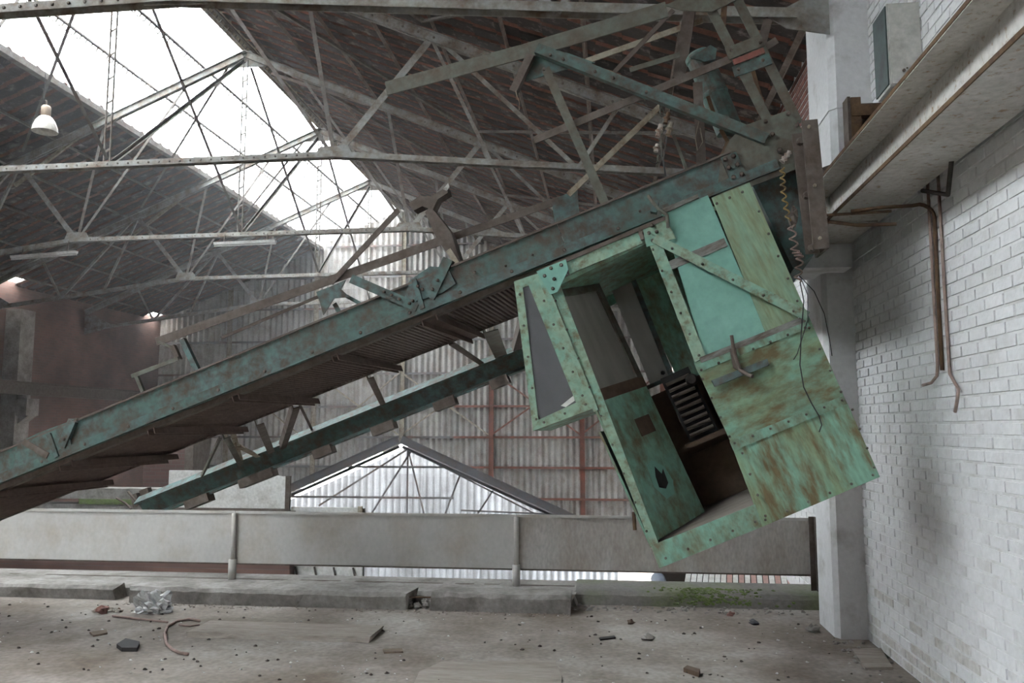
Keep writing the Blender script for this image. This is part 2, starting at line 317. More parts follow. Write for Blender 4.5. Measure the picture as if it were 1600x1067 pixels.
for r in range(int(6.0 / BH)):
    for k in range(22):
        y = 7.9 + BW * (k + .5 + (.5 if r % 2 else 0)); z = BH * (r + .5)
        if z < roofz(XR): rl.append((y, z, 1 if z > 4.35 + .12 * math.sin(y * 5) else 0))
bricks_joined('upper_brickwork', rl, [bm_clean, bm_red], wall_r)

# pillar with set-back plaster casing, and its upper stage
b = MB()
b.poly_extrude([(1.80, 7.26, 0), (1.835, 7.2, 0), (XR + .02, 7.2, 0), (XR + .02, 7.75, 0), (1.80, 7.75, 0)], Vector((0, 0, 3.22)))
b.poly_extrude([(1.745, 6.56, 3.62), (1.79, 6.5, 3.62), (XR + .02, 6.5, 3.62), (XR + .02, 7.2, 3.62), (1.745, 7.2, 3.62)], Vector((0, 0, 1.75)))
b.poly_extrude([(1.735, 6.55, 4.2), (1.785, 6.49, 4.2), (XR + .02, 6.49, 4.2), (XR + .02, 7.21, 4.2), (1.735, 7.21, 4.2)], Vector((0, 0, .05)))
b.build('pillar', 'plaster', kind='structure', label='white plastered pillar against the painted brick wall')

# ---------------- left wall
b = MB(); b.box(XL - .4, XL, 6, YF + .4, ZG, roofz(XL) + .1); b.build('wall_left', 'darkbrick', kind='structure', label='dark brown-red brick side wall')
for yy in (11., 20.2):
    b = MB(); b.box(XL, XL + .45, yy, yy + .55, ZG, 4.9); b.box(XL, XL + .75, yy + .02, yy + .5, 2.05, 2.5)
    b.poly_extrude([(XL, yy + .1, 1.5), (XL + .75, yy + .1, 2.05), (XL, yy + .1, 2.05)], Vector((0, .35, 0)))
    b.build('pillar', 'curb', kind='structure', label='pale pillar with corbel on the dark brick side wall')
t = thing('runway_beam', 'dark steel crane runway beam along the dark brick side wall', 'beam', (XL + .5, 6, 2.5))
b = MB(); b.member((XL + .5, 6.2, 2.76), (XL + .5, YF - .05, 2.76), -XN, [(-.14, -.012), (.14, -.012), (.14, .012), (-.14, .012)]); b.build('web', 'brown', t)
for zz in (2.61, 2.89):
    b = MB(); b.box(XL + .36, XL + .64, 6.2, YF - .05, zz, zz + .025); b.build('flange', 'brown', t)
b = MB(); b.box(XL + .46, XL + .54, 6.2, YF - .05, 2.915, 2.96); b.build('rail', 'brown', t)

b = MB(); b.box(XL - .4, XR + .4, YB - .3, YB, ZG, 5.6)
b.poly_extrude([(XL - .4, YB - .3, 5.6), (XR + .4, YB - .3, 5.6), (XC, YB - .3, 9.4)], Vector((0, .3, 0))); b.build('wall_front', 'plaster', kind='structure', label='pale plastered end wall of the hall')
b = MB(); b.box(XL - .4, XL, YB, 6, ZG, roofz(XL) + .1); b.build('wall_side', 'plaster', kind='structure', label='pale plastered side wall of the near bay')
# ---------------- far gable wall of corrugated sheets
wf = thing('wall_back', 'grey corrugated sheet gable wall with rusty rails', None, (0, YF, 0), kind='structure')
GAX, GAZ, GSL = -7.11, 1.22, .44        # apex and slope of the opening to the low hall
def openz(x): return GAZ - GSL * abs(x - GAX)
def corr_sheet(x0, x1, z0, z1, y, amp, pitch, top=None, bot=None):
    n = max(2, int(round((x1 - x0) / pitch * 8))); b = MB(); o = 0
    for i in range(n + 1):
        x = x0 + (x1 - x0) * i / n; d = amp * math.sin(2 * math.pi * x / pitch)
        zt = min(z1, top(x)) if top else z1; zb = max(z0, bot(x)) if bot else z0
        if zt < zb + .01: zt = zb = min(max((zt + zb) / 2, z0), z1)
        for dy in (0, .008): b.v += [Vector((x, y + d + dy, zb)), Vector((x, y + d + dy, zt))]
    for i in range(n):
        p = 4 * i; q = p + 4
        b.f += [[p, q, q + 1, p + 1], [p + 2, p + 3, q + 3, q + 2], [p + 1, q + 1, q + 3, p + 3], [p, p + 2, q + 2, q]]
    b.m = [0] * len(b.f); return b
rows = [-4.2, -2.7, -1.15, .45, 2.55, 4.6, 6.6, 8.2, 9.6]
SW = 1.04
for i in range(18):
    x0 = XL + SW * i; x1 = min(x0 + SW + .03, XR + .01)
    for r in range(len(rows) - 1):
        z0, z1 = rows[r], rows[r + 1] + .06
        if min(roofz(x0), roofz(x1)) < z0 and max(roofz(x0), roofz(x1)) < z0: continue
        if z1 < -.7 and (openz(x0) > z1 and openz(x1) > z1): continue
        if min(openz(x0), openz(x1)) > z1: continue
        corr_sheet(x0, x1, z0, z1, YF + .05 + .012 * (r % 2) + rng.uniform(0, .01), 0.042, .208, top=lambda x: roofz(x) + .1, bot=openz).build('corrugated_sheet', 'sheet', wf)
for z, mname in ((-1.66, 'girt'), (-.62, 'girt'), (.41, 'girt'), (1.42, 'girt'), (2.46, 'girt'), (3.6, 'girtgrey'), (4.75, 'girtgrey'), (5.9, 'girtgrey'), (7.0, 'girtgrey'), (8.1, 'girtgrey')):
    hw = (ZR - z) / SL - .25; xa, xb = max(XL + .05, XC - hw), min(XR - .03, XC + hw); segs = [(xa, xb)]
    if z < GAZ: d = (GAZ - z) / GSL; segs = [(xa, GAX - d), (GAX + d, xb)]
    for xa, xb in segs:
        if xb - xa < .2: continue
        if mname == 'girt' and z > -.7 and xa < -5: parts = [(xa, -5.3, 'girtgrey'), (-5.3, xb, 'girt')]
        else: parts = [(xa, xb, mname if xb > -5 else 'girtgrey')]
        for pa, pb, mm in parts:
            if pb > pa: b = MB(); b.member((pa, YF - .02, z), (pb, YF - .02, z), -YN, ell(.07, .06, .008)); b.build('rail', mm, wf)
for x, mm in ((-13.4, 'pale'), (-10.24, 'pale'), (-7.11, 'girt'), (-4.02, 'girt'), (-.96, 'girt'), (1.7, 'girt')):
    z0 = openz(x) if x > -12 else ZG; zs = 3.2 if mm == 'girt' else z0
    if x == -7.11: z0 = 1.2
    if mm == 'girt':
        b = MB(); b.member((x, YF - .06, z0), (x, YF - .06, zs), -YN, chan(.16, .07, .012)); b.build('post', 'girt' if x > -5 else 'pale', wf)
    b = MB(); b.member((x, YF - .06, zs), (x, YF - .06, roofz(x) - .1), -YN, chan(.16, .07, .012)); b.build('post', 'pale', wf)
for (xa, za, xb, zb, mm) in ((-10.2, 3.6, -7.2, 1.5, 'pale'), (-7.1, 1.5, -4.1, 3.6, 'pale'), (-7.1, 3.6, -4.1, 1.5, 'pale'), (-10.2, 1.2, -7.2, 3.6, 'pale'), (-4., 1.5, -1., 3.6, 'girt'), (-4., 3.6, -1., 1.5, 'girt'), (-1., 1.5, 1.7, 3.6, 'girt'),
                             (-13.4, 3.5, -10.3, 1.2, 'pale'), (-10.2, 3.6, -7.2, 5.8, 'pale'), (-7., 5.8, -4.1, 3.6, 'pale'), (-4., 3.6, -1., 5.8, 'pale')):
    b = MB(); b.member((xa, YF - .15, za), (xb, YF - .15, zb), -YN, ell(.055, .05, .008)); b.build('brace', mm, wf)

# ---------------- low hall beyond the opening: light sheet wall, roof beams, broken roof sheets
wb = thing('wall_beyond', 'bluish corrugated end wall of the low hall beyond the opening', None, (0, 31, 0), kind='structure')
for i in range(14):
    x0 = -14.4 + 1.04 * i
    for z0, z1 in ((-4.2, -1.9), (-2.0, .0), (-.1, 1.6)):
        if openz(x0 + .5) + .15 < z0: continue
        corr_sheet(x0, x0 + 1.06, z0, z1, 31.0 + rng.uniform(0, .02), .03, .26, top=lambda x: openz(x) + .05).build('corrugated_sheet', 'sheetblue', wb)
for s in (-1, 1):
    e = 7.2 if s < 0 else 7.6
    rt = thing('gable_beam', 'slate grey steel roof beam sloping ' + ('down to the white plate panel beyond the parapet' if s < 0 else 'down from the low gable apex towards the tilted cab'), 'beam', (GAX, YF - .3, GAZ))
    for k, (dy, dz, ww) in enumerate(((-.32, .12, .26), (-.15, -.12, .10))):
        b = MB(); b.member((GAX + s * .05, YF + dy, GAZ + dz), (GAX + s * e, YF + dy, GAZ + dz - GSL * (e - .05)), YN, ibm(.12, ww, .014)); b.build('beam' if k == 0 else 'trim_bar', 'steelgrey', rt)
    rf = thing('low_roof', 'broken corrugated low roof slope ' + ('with daylight gaps' if s < 0 else 'with a sound dark sheet cover'), None, (GAX + s * 3, 29.4, 0), kind='structure')
    for i in range(8):
        xa, xb = GAX + s * .98 * i, GAX + s * (.98 * i + 1.0)
        for j in range(1):
            if s < 0 and i in (1, 2, 3): continue
            ya, yb = YF + .12 + j * 1.05, YF + .12 + j * 1.05 + 1.07; za, zb = openz(xa) + .10, openz(xb) + .10; dz = rng.uniform(-.01, .03) if s > 0 else rng.uniform(-.03, .05)
            b = MB(); nseg = 12
            for q in range(nseg + 1):
                y = ya + (yb - ya) * q / nseg; h = .02 * math.sin(q * math.pi)  if False else .02 * (1 if q % 2 else -1)
                for dd in (0, .008): b.v += [Vector((xa, y, za + h + dd + dz)), Vector((xb, y, zb + h + dd + dz))]
            for q in range(nseg):
                p = 4 * q; r_ = p + 4; b.f += [[p, p + 1, r_ + 1, r_], [p + 2, r_ + 2, r_ + 3, p + 3], [p, r_, r_ + 2, p + 2], [p + 1, p + 3, r_ + 3, r_ + 1]]
            b.m = [0] * len(b.f); b.build('roof_sheet', 'sheetblue' if (i + j) % 3 else 'sheet', rf)
t = thing('low_truss', 'thin grey steel truss bars inside the low gable opening', 'truss', (GAX, 28.6, GAZ - 1))
for (xa, za, xb, zb) in ((-7.1, 1.0, -6.4, -1.6), (-7.1, 1.0, -10.3, -1.0), (-7.1, 1.0, -2.6, -1.2), (-5.2, .2, -5.9, -1.6), (-7.0, .9, -8.6, -1.6), (-7.1, .95, -7.1, -1.6), (-4.0, -.3, -4.6, -1.2), (-5.2, -1.1, -1.8, -1.2)):
    b = MB(); b.member((xa, 28.6, za), (xb, 28.6, zb), YN, ell(.06, .05, .008)); b.build('bar', 'steelgrey', t)

# ---------------- tiled roof: pantile columns running down the slopes
TP, TL, TE = .37, .40, .36             # column pitch, tile length, exposed length
prof = [(-.02, .022), (-.005, .055), (.045, .055), (.075, .0), (.12, -.008), (.33, -.004), (.37, .022)]
TT = .012
def tile_arrays():
    pv = []; n = len(prof)
    for s_, lift in ((0, .0), (TL, .022)):
        for y, h in prof: pv.append((s_, y, h + lift))
        for y, h in prof: pv.append((s_, y, h + lift + TT))
    f = []; m = []
    for i in range(n - 1):
        f.append([i, i + 1, 2 * n + i + 1, 2 * n + i]); m.append(1 if i in (1, 2) else 0)
        f.append([n + i, 3 * n + i, 3 * n + i + 1, n + i + 1]); m.append(0)
        f.append([i, n + i, n + i + 1, i + 1]); m.append(0)
        f.append([2 * n + i, 2 * n + i + 1, 3 * n + i + 1, 3 * n + i]); m.append(1)
    f.append([0, 2 * n, 3 * n, n]); f.append([n - 1, 2 * n - 1, 4 * n - 1, 3 * n - 1]); m += [0, 1]
    return np.array(pv), np.array(f), np.array(m)
pv, pf, pm = tile_arrays()
cosr = 1 / math.hypot(1, SL); sinr = SL * cosr
def roof(name, s, xs, xe, mats, label, individual, holes=()):
    """s=+1 right slope, -1 left; tiles from horizontal offset xs to xe below the ridge"""
    R_ = thing(name, label, None, (XC, 10, ZR), kind='structure')
    down = np.array([s * cosr, 0, -sinr]); nrm = np.array([s * sinr, 0, cosr])
    s0, s1 = xs / cosr, xe / cosr; nt = int(math.ceil((s1 - s0) / TE)); nc = int((YF + .3 - YB) / TP)
    # shared tile
    def place(pv): return pv[:, :1] * down + pv[:, 1:2] * np.array([0, 1, 0]) + pv[:, 2:3] * nrm
    base = place(pv); me = bpy.data.meshes.new('tile'); ff = pf if s > 0 else pf[:, ::-1]
    me.from_pydata(base.tolist(), [], ff.tolist()); [me.materials.append(M[k]) for k in mats]; me.polygons.foreach_set('material_index', pm.tolist()); me.update()
    allv = []; cnt = 0; singles = []
    for c in range(nc):
        y = YB + c * TP
        for t_ in range(nt):
            sd = s0 + t_ * TE; X = XC + s * sd * cosr; o = np.array([XC, y, ZR]) + down * sd + nrm * rng.uniform(-.004, .004) + down * rng.uniform(-.008, .008)
            if (c, t_) in holes: continue
            if individual(X, y): singles.append(o)
            else: allv.append(base + o)
    for o in singles: link_copy('tile', me, R_, tuple(o - np.array([XC, 10, ZR])))
    n = len(allv); V = np.concatenate(allv) - np.array([XC, 10, ZR]); Fc = (ff[None] + (np.arange(n) * len(pv))[:, None, None]).reshape(-1, 4)
    m2 = bpy.data.meshes.new('tiling'); m2.from_pydata(V.tolist(), [], Fc.tolist()); [m2.materials.append(M[k]) for k in mats]
    m2.polygons.foreach_set('material_index', np.tile(pm, n).tolist()); m2.update(); ob = bpy.data.objects.new('tiling', m2); col.objects.link(ob); ob.parent = R_; ob['kind'] = 'stuff'
    print(name, 'tiles', n, 'singles', len(singles)); return R_
def near_right(X, y): return 8.2 < y < 11.6 and -3.2 < X < 1.6
def near_left(X, y): return 12.6 < y < 16.4 and -16 < X < -11.0
hl = set()
for (px, py, r_) in ((238, 510, 0), (262, 513, 0), (268, 512, 0), (2, 440, 1)):
    best = min(((X, atx(px, py, X)) for X in np.arange(-16, -10.2, .05)), key=lambda q: abs(q[1].z - roofz(q[0])))
    c = int((best[1].y - YB) / TP); sd = (XC - best[0]) / cosr; t_ = int((sd - 3.0 / cosr) / TE); hl |= {(c + a_, t_ + b_) for a_ in range(0, 2) for b_ in (0, 1)}
roof_r = roof('roof_right', 1, 0.0, XR - XC + .35, ('tile', 'tilered'), 'dark clay tiled roof slope with rust red joints', near_right)
roof_l = roof('roof_left', -1, 3.0, XC - XL + .45, ('tile', 'tilered'), 'clay tiled roof slope below the skylight', near_left, hl)
# ridge cover board
b = MB(); b.poly_extrude([(XC - .25, YB, ZR - .06), (XC, YB, ZR + .08), (XC + .25, YB, ZR - .02), (XC + .25, YB, ZR + .06), (XC, YB, ZR + .17), (XC - .25, YB, ZR + .02)], Vector((0, YF - YB, 0))); b.build('ridge_board', 'pale', roof_r)
# purlins: thin angles along the hall under both slopes
def purlin(R_, off, s, w_, mname, y0=5.0):
    x = XC + s * off; z = roofz(x) - .03; b = MB()
    b.member((x, y0, z), (x, YF, z), Vector((s * sinr, 0, cosr)), ell(w_, -.07, -.009)); b.build('purlin', mname, R_)
for k in range(9): purlin(roof_r, .35 + 1.08 * k, 1, .06, 'purlin')
for k in range(6): purlin(roof_l, 3.05 + 1.1 * k, -1, .07, 'truss_thin')
b = MB(); b.box(XC - 3.12, XC - 2.98, YB, YF, roofz(XC - 3.05) - .10, roofz(XC - 3.05) + .02); b.build('sill_plate', 'truss_thin', roof_l)

# ---------------- skylight along the upper left slope: clear corrugated sheets on serrated glazing purlins
sky = thing('window_1', 'long blown-out clear sheet skylight along the ridge', None, (XC - 1.5, 10, ZR - .6), kind='structure')
def sky_sheet(y0, y1, o0, o1):
    n = 14; b = MB()
    for i in range(n + 1):
        y = y0 + (y1 - y0) * i / n; h = .10 + .018 * (1 if i % 2 else -1)
        for dd in (0, .006):
            for o in (o0, o1): b.v.append(Vector((XC - o, y, roofz(XC - o) + h + dd)))
    for i in range(n):
        p = 4 * i; q = p + 4; b.f += [[p, q, q + 1, p + 1], [p + 2, p + 3, q + 3, q + 2]]
    b.m = [0] * len(b.f); return b
y = YB
while y < YF + .2:
    for o0, o1 in ((-.02, 1.55), (1.5, 3.06)): sky_sheet(y, y + 1.12, o0, o1).build('pane', 'skylight', sky)
    y += 1.1
for off in (.06, 1.0, 2.0):
    x = XC - off; z = roofz(x) - .0; b = MB(); b.member((x, YB, z), (x, YF, z), Vector((-sinr, 0, cosr)), ell(.06, -.06, -.008))
    for k in range(int((YF - 5) / .157)):
        yy = 5 + .157 * k; b.tube([(x - .02, yy, z + .05), (x - .08, yy, z - .05), (x + .0, yy, z - .13)], .014, 4)
    b.build('glazing_purlin', 'truss_thin', sky)

# ---------------- steel roof trusses
KL, KR, ZK, ZE = -10.5, -3.75, 5.42, 4.72; ZER = 4.92
TY = [6.5, 10.68, 14.95, 19.2, 23.5]
def chordz(x):
    if x < KL: return ZK - (KL - x) / (KL - XL) * (ZK - ZE)
    if x > KR: return ZK + .03 - (x - KR) / (XR - KR) * (ZK + .03 - ZER)
    return ZK + .03 * (x - KL) / (KR - KL)
def node(x, top): return (x, raftz(x) if top else chordz(x))
TLAB = ['grey riveted roof truss ending on the white plastered pillar', 'grey riveted roof truss second from the white plastered pillar', 'grey riveted roof truss carrying the white fluorescent battens', 'grey riveted roof truss just beyond the one with fluorescent battens', 'grey riveted roof truss next to the corrugated gable wall']
def make_truss(Y, lod):
    t = thing('roof_truss', TLAB[lod], 'truss', (XC, Y, ZK), group='roof trusses spanning the hall')
    def mem(a, b_, nm, w_, leg, mname='truss', dy=0., fl=1):
        b = MB(); b.member((a[0], Y + dy, a[1]), (b_[0], Y + dy, b_[1]), YN, ell(w_, leg, .01, fl)); return b.build(nm, mname, t)
    for s in (-1, 1):
        xe = XL + .05 if s < 0 else (XR - .3 if Y > 8 else 1.5)
        b = MB()
        for dy in (-.055, .02): b.member((XC + s * .04, Y + dy, raftz(XC)), (xe, Y + dy, raftz(xe)), YN, flat(.13, .03))
        b.member((XC, Y - .09, raftz(XC) + .07), (xe, Y - .09, raftz(xe) + .07), YN, flat(.012, .18)); b.build('rafter', 'truss', t)
        # gusset and seat plate at the wall
        xw = XL + .02 if s < 0 else XR - .02
        if s > 0 and Y < 8: xw = 1.76
        b = MB(); g = .55 if s > 0 and Y < 8 else 1.; zg = ZE + .02 if s < 0 else ZER - .03
        b.poly_extrude([(xw, Y, zg - .15 * g), (xw, Y, zg + .42 * g), (xw - s * .35 * g, Y, zg + .42 * g), (xw - s * .85 * g, Y, zg + .16 * g), (xw - s * .6 * g, Y, zg - .02 * g)], Vector((0, .014, 0))); b.build('gusset', 'truss', t)
    for xa, xb in ((XL + .02, KL), (KL, KR), (KR, (XR if Y > 8 else 1.75) - .25)):
        b = MB(); za, zb = chordz(xa), chordz(xb)
        b.member((xa, Y - .065, za), (xb, Y - .065, zb), YN, ell(.08, .06, .012)); b.member((xa, Y + .065, za), (xb, Y + .065, zb), -YN, ell(.08, .06, .012, -1)); b.build('tie_bar', 'truss', t)
    for xk in (KL, KR):
        b = MB(); b.poly_extrude([(xk - .3, Y - .006, chordz(xk - .3) - .03), (xk + .3, Y - .006, chordz(xk + .3) - .03), (xk + .2, Y - .006, ZK + .16), (xk - .2, Y - .006, ZK + .16)], Vector((0, .012, 0))); b.build('gusset', 'truss', t)
    b = MB(); b.poly_extrude([(XC - .38, Y, raftz(XC - .38) - .08), (XC + .38, Y, raftz(XC + .38) - .08), (XC + .1, Y, raftz(XC) + .1), (XC - .1, Y, raftz(XC) + .1)], Vector((0, .012, 0))); b.build('gusset', 'truss', t)
    # web
    for s, K in ((-1, KL), (1, KR)):
        mem((K, ZK), node(K + s * 1.35, 1), 'strut', .10, .08)
        mem((K, ZK), node(K - s * .45, 1), 'strut', .06, .05, 'truss_thin', .03)
        mem((K, ZK), node(K - s * 2.2, 1), 'web_bar', .05, .05, 'truss_thin', .02)
        for o1, o2, w_ in ((1.35, 2.2, .05), (1.5, 3.35, .06), (3.9, 3.35, .05)):
            if (K + s * max(o1, o2) < XR - .4 and K + s * max(o1, o2) > XL + .4): mem(node(K + s * o1, 1), node(K + s * o2, 0), 'web_bar', w_, .05, 'truss', .02)
    # laced king post: two rods with lacing
    b = MB(); zb = chordz(XC)
    for dx in (-.045, .045): b.tube([(XC + dx, Y, zb), (XC + dx, Y, raftz(XC) - .1)], .014, 6)
    for k in range(9): z = zb + .2 + k * .36; b.member((XC - .045, Y, z), (XC + .045, Y, z + .05), YN, flat(.03, .008))
    b.build('king_post', 'truss_thin', t)
    b = MB()
    for k in range(40):
        x = KL + .35 + (KR - KL - .7) * k / 39; b.bolt((x, Y - .065, chordz(x)), -YN, .016, .012)
    for k in range(24):
        x = KR + .3 + k * .22; b.bolt((x, Y - .055, raftz(x)), -YN, .018, .014)
    b.build('rivets', 'truss_thin', t)
    return t
for k, Y in enumerate(TY): make_truss(Y, k)
# longitudinal ridge bracing between trusses
for i in range(len(TY) - 1):
    b = MB(); b.member((XC, TY[i] + .1, chordz(XC) + .08), (XC, TY[i + 1] - .1, raftz(XC) - .15), XN, ell(.06, .05, .008)); b.build('brace', 'truss_thin', roof_l)
    b = MB(); b.member((XC + .05, TY[i] + .1, raftz(XC) - .2), (XC + .05, TY[i + 1] - .1, chordz(XC) + .08), XN, ell(.05, .05, .008)); b.build('brace', 'truss_thin', roof_l)
    for s, R_, o0, o1 in ((1, roof_r, .3, 4.6), (-1, roof_l, .3, 4.6), (1, roof_r, 8.6, 4.6)):
        x0, x1 = XC + s * o0, XC + s * o1
        b = MB(); b.member((x0, TY[i] + .1, roofz(x0) - .2), (x1, TY[i + 1] - .1, roofz(x1) - .2), ZN, ell(.05, .05, .008)); b.build('brace', 'truss_thin', R_)

for Y in TY[1:4]:
    x0 = XC - 3.0; b = MB(); b.member((x0, Y + .1, roofz(x0) - .12), (x0 - 1.9, Y + .1, raftz(x0 - 1.9) - .35), YN, ell(.07, .05, .008)); b.build('knee_bar', 'pale', roof_l)
    b = MB(); b.member((XC + .2, Y - .4, raftz(XC) - .1), (XC + 4.0, Y - .4, raftz(XC + 4.0) + .0), YN, ell(.06, .05, .008)) if False else b.member((XC + .15, Y + .9, roofz(XC) - .35), (XC + 3.6, Y + .1, raftz(XC + 3.6)), ZN, ell(.06, .05, .008)); b.build('brace', 'purlin', roof_r)

# ================================================================== RUNWAY BEAM, WALL FITTINGS
t = thing('runway_beam', 'large grey rust edged crane runway beam fixed along the white brick wall', 'beam', (1.8, 4, 3.22))
X0, X1, Z0, Z1 = 1.60, 1.98, 3.22, 3.60; Y0, Y1 = 1.6, 7.45
def slab(x0, x1, y0, y1, z0, z1, nm, mm, par): b = MB(); b.box(x0, x1, y0, y1, z0, z1); return b.build(nm, mm, par)
slab(X0, X1, Y0, Y1, Z0, Z0 + .028, 'bottom_flange', 'beam', t); slab(X0, X1, Y0, Y1, Z1 - .028, Z1, 'top_flange', 'beam', t)
slab(1.78, 1.80, Y0, Y1, Z0 + .02, Z1 - .02, 'web', 'beam', t)
slab(1.755, 1.825, Y0, Y1, Z1, Z1 + .055, 'rail', 'brown', t)
slab(X0 - .004, X0 + .004, Y0, Y1, Z0 - .002, Z0 + .022, 'flange_edge', 'rustedge', t); slab(X0 - .004, X0 + .004, Y0, Y1, Z1 - .022, Z1 + .002, 'flange_edge', 'rustedge', t)
for yy in (6.8,): slab(X0 + .03, 1.79, yy, yy + .014, Z0 + .02, Z1 - .02, 'stiffener', 'beam', t)
slab(X0 + .02, X1 - .02, 6.2, 6.8, Z0 - .014, Z0, 'splice_plate', 'beam', t)
b = MB(); b.box(X0 - .0, X1, 6.95, 7.5, 3.02, 3.215); b.build('bearing_plate', 'plaster', t)
# rusty box bracket above the beam
t = thing('wall_bracket', 'rusty orange steel box bracket bolted to the white wall above the runway beam', 'bracket', (1.9, 6.1, 3.66))
b = MB(); b.box(1.71, 1.73, 5.95, 6.07, 3.60, 4.07); b.build('cheek_plate', 'brown', t)
b = MB(); b.box(1.73, XR + .02, 5.95, 5.975, 3.60, 3.66); b.box(1.73, XR + .02, 5.93, 6.0, 3.92, 4.0); b.box(1.73, 1.80, 5.94, 6.0, 3.6, 4.06); b.box(1.98, XR + .02, 5.94, 6.0, 3.60, 4.06); b.build('front_frame', 'rustedge', t)
b = MB(); b.poly_extrude([(1.78, 5.96, 3.66), (1.92, 5.96, 3.66), (1.78, 5.96, 3.86)], Vector((0, .02, 0))); b.build('corner_web', 'rustedge', t)
b = MB(); b.box(1.73, XR + .02, 6.04, 6.07, 3.60, 4.05); b.build('back_plate', 'brown', t)
# cabinet
t = thing('electrical_cabinet', 'cream grey steel cabinet with dark open side mounted high on the white wall', 'cabinet', (1.95, 5.6, 3.95))
b = MB(); b.box(1.845, XR + .02, 5.46, 5.72, 3.93, 4.50); b.build('body', 'cabinet', t)
b = MB(); b.box(1.836, 1.848, 5.475, 5.725, 3.95, 4.49); b.build('side_panel', 'cabdark', t)
b = MB(); b.box(1.852, 2.045, 5.448, 5.462, 3.945, 4.485); b.build('door', 'cabinet', t)
b = MB(); b.bolt((1.93, 5.448, 4.03), -YN, .012, .01); b.bolt((1.95, 5.448, 4.045), -YN, .006, .006); b.build('lock', 'brown', t)
# conduits
def conduit(path, r, mm, label):
    b = MB(); b.tube(path, r, 8); ob = b.build('conduit', mm, loc=path[-1], label=label, cat='pipe', smooth=True); return ob
xw = XR - .015
conduit([(xw, 5.44, 3.3), (xw, 5.44, 2.9), (xw, 5.44, 2.1), (xw, 5.46, 2.03), (xw - .02, 5.50, 1.99), (xw - .03, 5.62, 1.98)], .010, 'cable', 'thin pink conduit on white wall ending in a sideways bent stub')
arc = [(1.56, 5.45, 3.10), (1.75, 5.45, 3.12), (1.93, 5.43, 3.12)] + [(1.93 + .10 * math.sin(a), 5.40 - .05 * math.sin(a), 3.02 + .10 * math.cos(a)) for a in np.linspace(.3, 1.57, 6)] + [(xw, 5.37, 2.6), (xw, 5.37, 2.06)]
conduit(arc, .012, 'rustedge', 'rust orange conduit curving from under the runway beam down the white wall')
conduit([(xw, 5.27, 3.3), (xw, 5.27, 2.6), (xw, 5.26, 2.03), (xw - .01, 5.12, 1.93), (xw - .03, 5.1, 1.86), (xw - .02, 5.16, 1.80)], .010, 'cable', 'pale pink conduit on white wall ending in a frayed hooked wire')
conduit([(1.95, 4.85, 3.22), (2.0, 5.05, 3.08), (1.95, 5.3, 3.18)], .014, 'dark', 'bent dark stay rod hooked under the runway beam')

# ================================================================== PARAPET AND KERBS
t = thing('parapet', 'off white steel plate parapet on posts along the floor edge', 'railing', (-2, 8.6, .15))
PY = 8.6
joints = [-9.5, -6.92, -4.02, -.98, XR - .12]
for i in range(4):
    xa, xb = joints[i] + .004, joints[i + 1] - .004
    b = MB(); b.box(xa, xb, PY, PY + .012, .27, .80); b.build('panel', 'parapet_rust' if i == 3 else 'parapet', t)
    b = MB(); b.member((xa, PY - .015, .81), (xb, PY - .015, .81), YN, [(-.015, 0), (.015, 0), (.015, .06), (.009, .06), (.009, .006), (-.015, .006)]); b.build('top_rail', 'parapet', t)
    b = MB(); b.box(xa, xb, PY - .012, PY + .02, .262, .276); b.build('bottom_rail', 'brown', t)
for x in joints[1:4]:
    b = MB(); b.tube([(x, PY - .03, .10), (x, PY - .03, .32)], .042, 12); b.tube([(x, PY - .025, .30), (x, PY - .025, .80)], .026, 12); b.build('post', 'parapet', t, smooth=True)
b = MB(); b.member((XR - .10, PY - .03, .10), (XR - .10, PY - .03, .84), -YN, ell(.06, .06, .01)); b.build('end_post', 'brown', t)
b = MB(); b.box(-9.5, XR - .06, PY - .02, PY + .03, .10, .115); b.build('base_rail', 'brown', t)
# kerbs
def rough_block(name, x0, x1, y0, y1, z0, z1, mm, label, seed, cat='kerb', nx=24):
    rr = random.Random(seed); b = MB(); o = 0; prof_ = [(y0 + .0, z0), (y0, z1 - .035), (y0 + .03, z1), (y1, z1), (y1, z0)]
    for i in range(nx + 1):
        x = x0 + (x1 - x0) * i / nx; e = 1 if i in (0, nx) else 0
        for k, (yy, zz) in enumerate(prof_): b.v.append(Vector((x + rr.uniform(-.03, .03) * e, yy + (rr.uniform(-.010, .010) if k < 3 else 0), zz + (rr.uniform(-.010, .004) if 0 < k < 3 else 0))))
    for i in range(nx):
        for k in range(5): k2 = (k + 1) % 5; p = i * 5; b.f.append([p + k, p + 5 + k, p + 5 + k2, p + k2])
    b.f.append([0, 1, 2, 3, 4]); b.f.append([nx * 5 + k for k in (4, 3, 2, 1, 0)]); b.m = [0] * len(b.f)
    return b.build(name, mm, label=label, cat=cat, loc=((x0 + x1) / 2, y0, z0))
rough_block('edge_upstand', -9.5, -.35, 8.15, 8.9, -.02, .115, 'curb', 'long low concrete upstand carrying the parapet posts', 1, 'kerb', 60)
rough_block('edge_upstand', -.38, XR + .02, 8.28, 8.9, -.02, .13, 'moss', 'moss stained concrete upstand beside the white pillar', 2, 'kerb', 24)
rough_block('kerb_block', -4.72, -1.92, 7.84, 8.15, -.02, .155, 'curb', 'long cracked concrete kerb block behind the crumpled plastic bag', 3, nx=30)
rough_block('kerb_block', -1.70, -.42, 7.84, 8.15, -.02, .165, 'curb', 'short concrete kerb block with broken end beside the reddish reinforcing rod', 4, nx=16)
rough_block('kerb_block', -9.5, -4.95, 7.95, 8.15, -.02, .135, 'curb', 'concrete kerb length running to the dark brick wall side of the bag', 5, nx=30)
b = MB(); b.tube([(-1.98, 7.93, .10), (-1.65, 7.93, .105)], .008, 6); b.build('reinforcing_rod', 'rustedge', loc=(-1.8, 7.93, .1), label='short rusty reinforcing rod bridging the gap between kerb blocks', cat='rod')
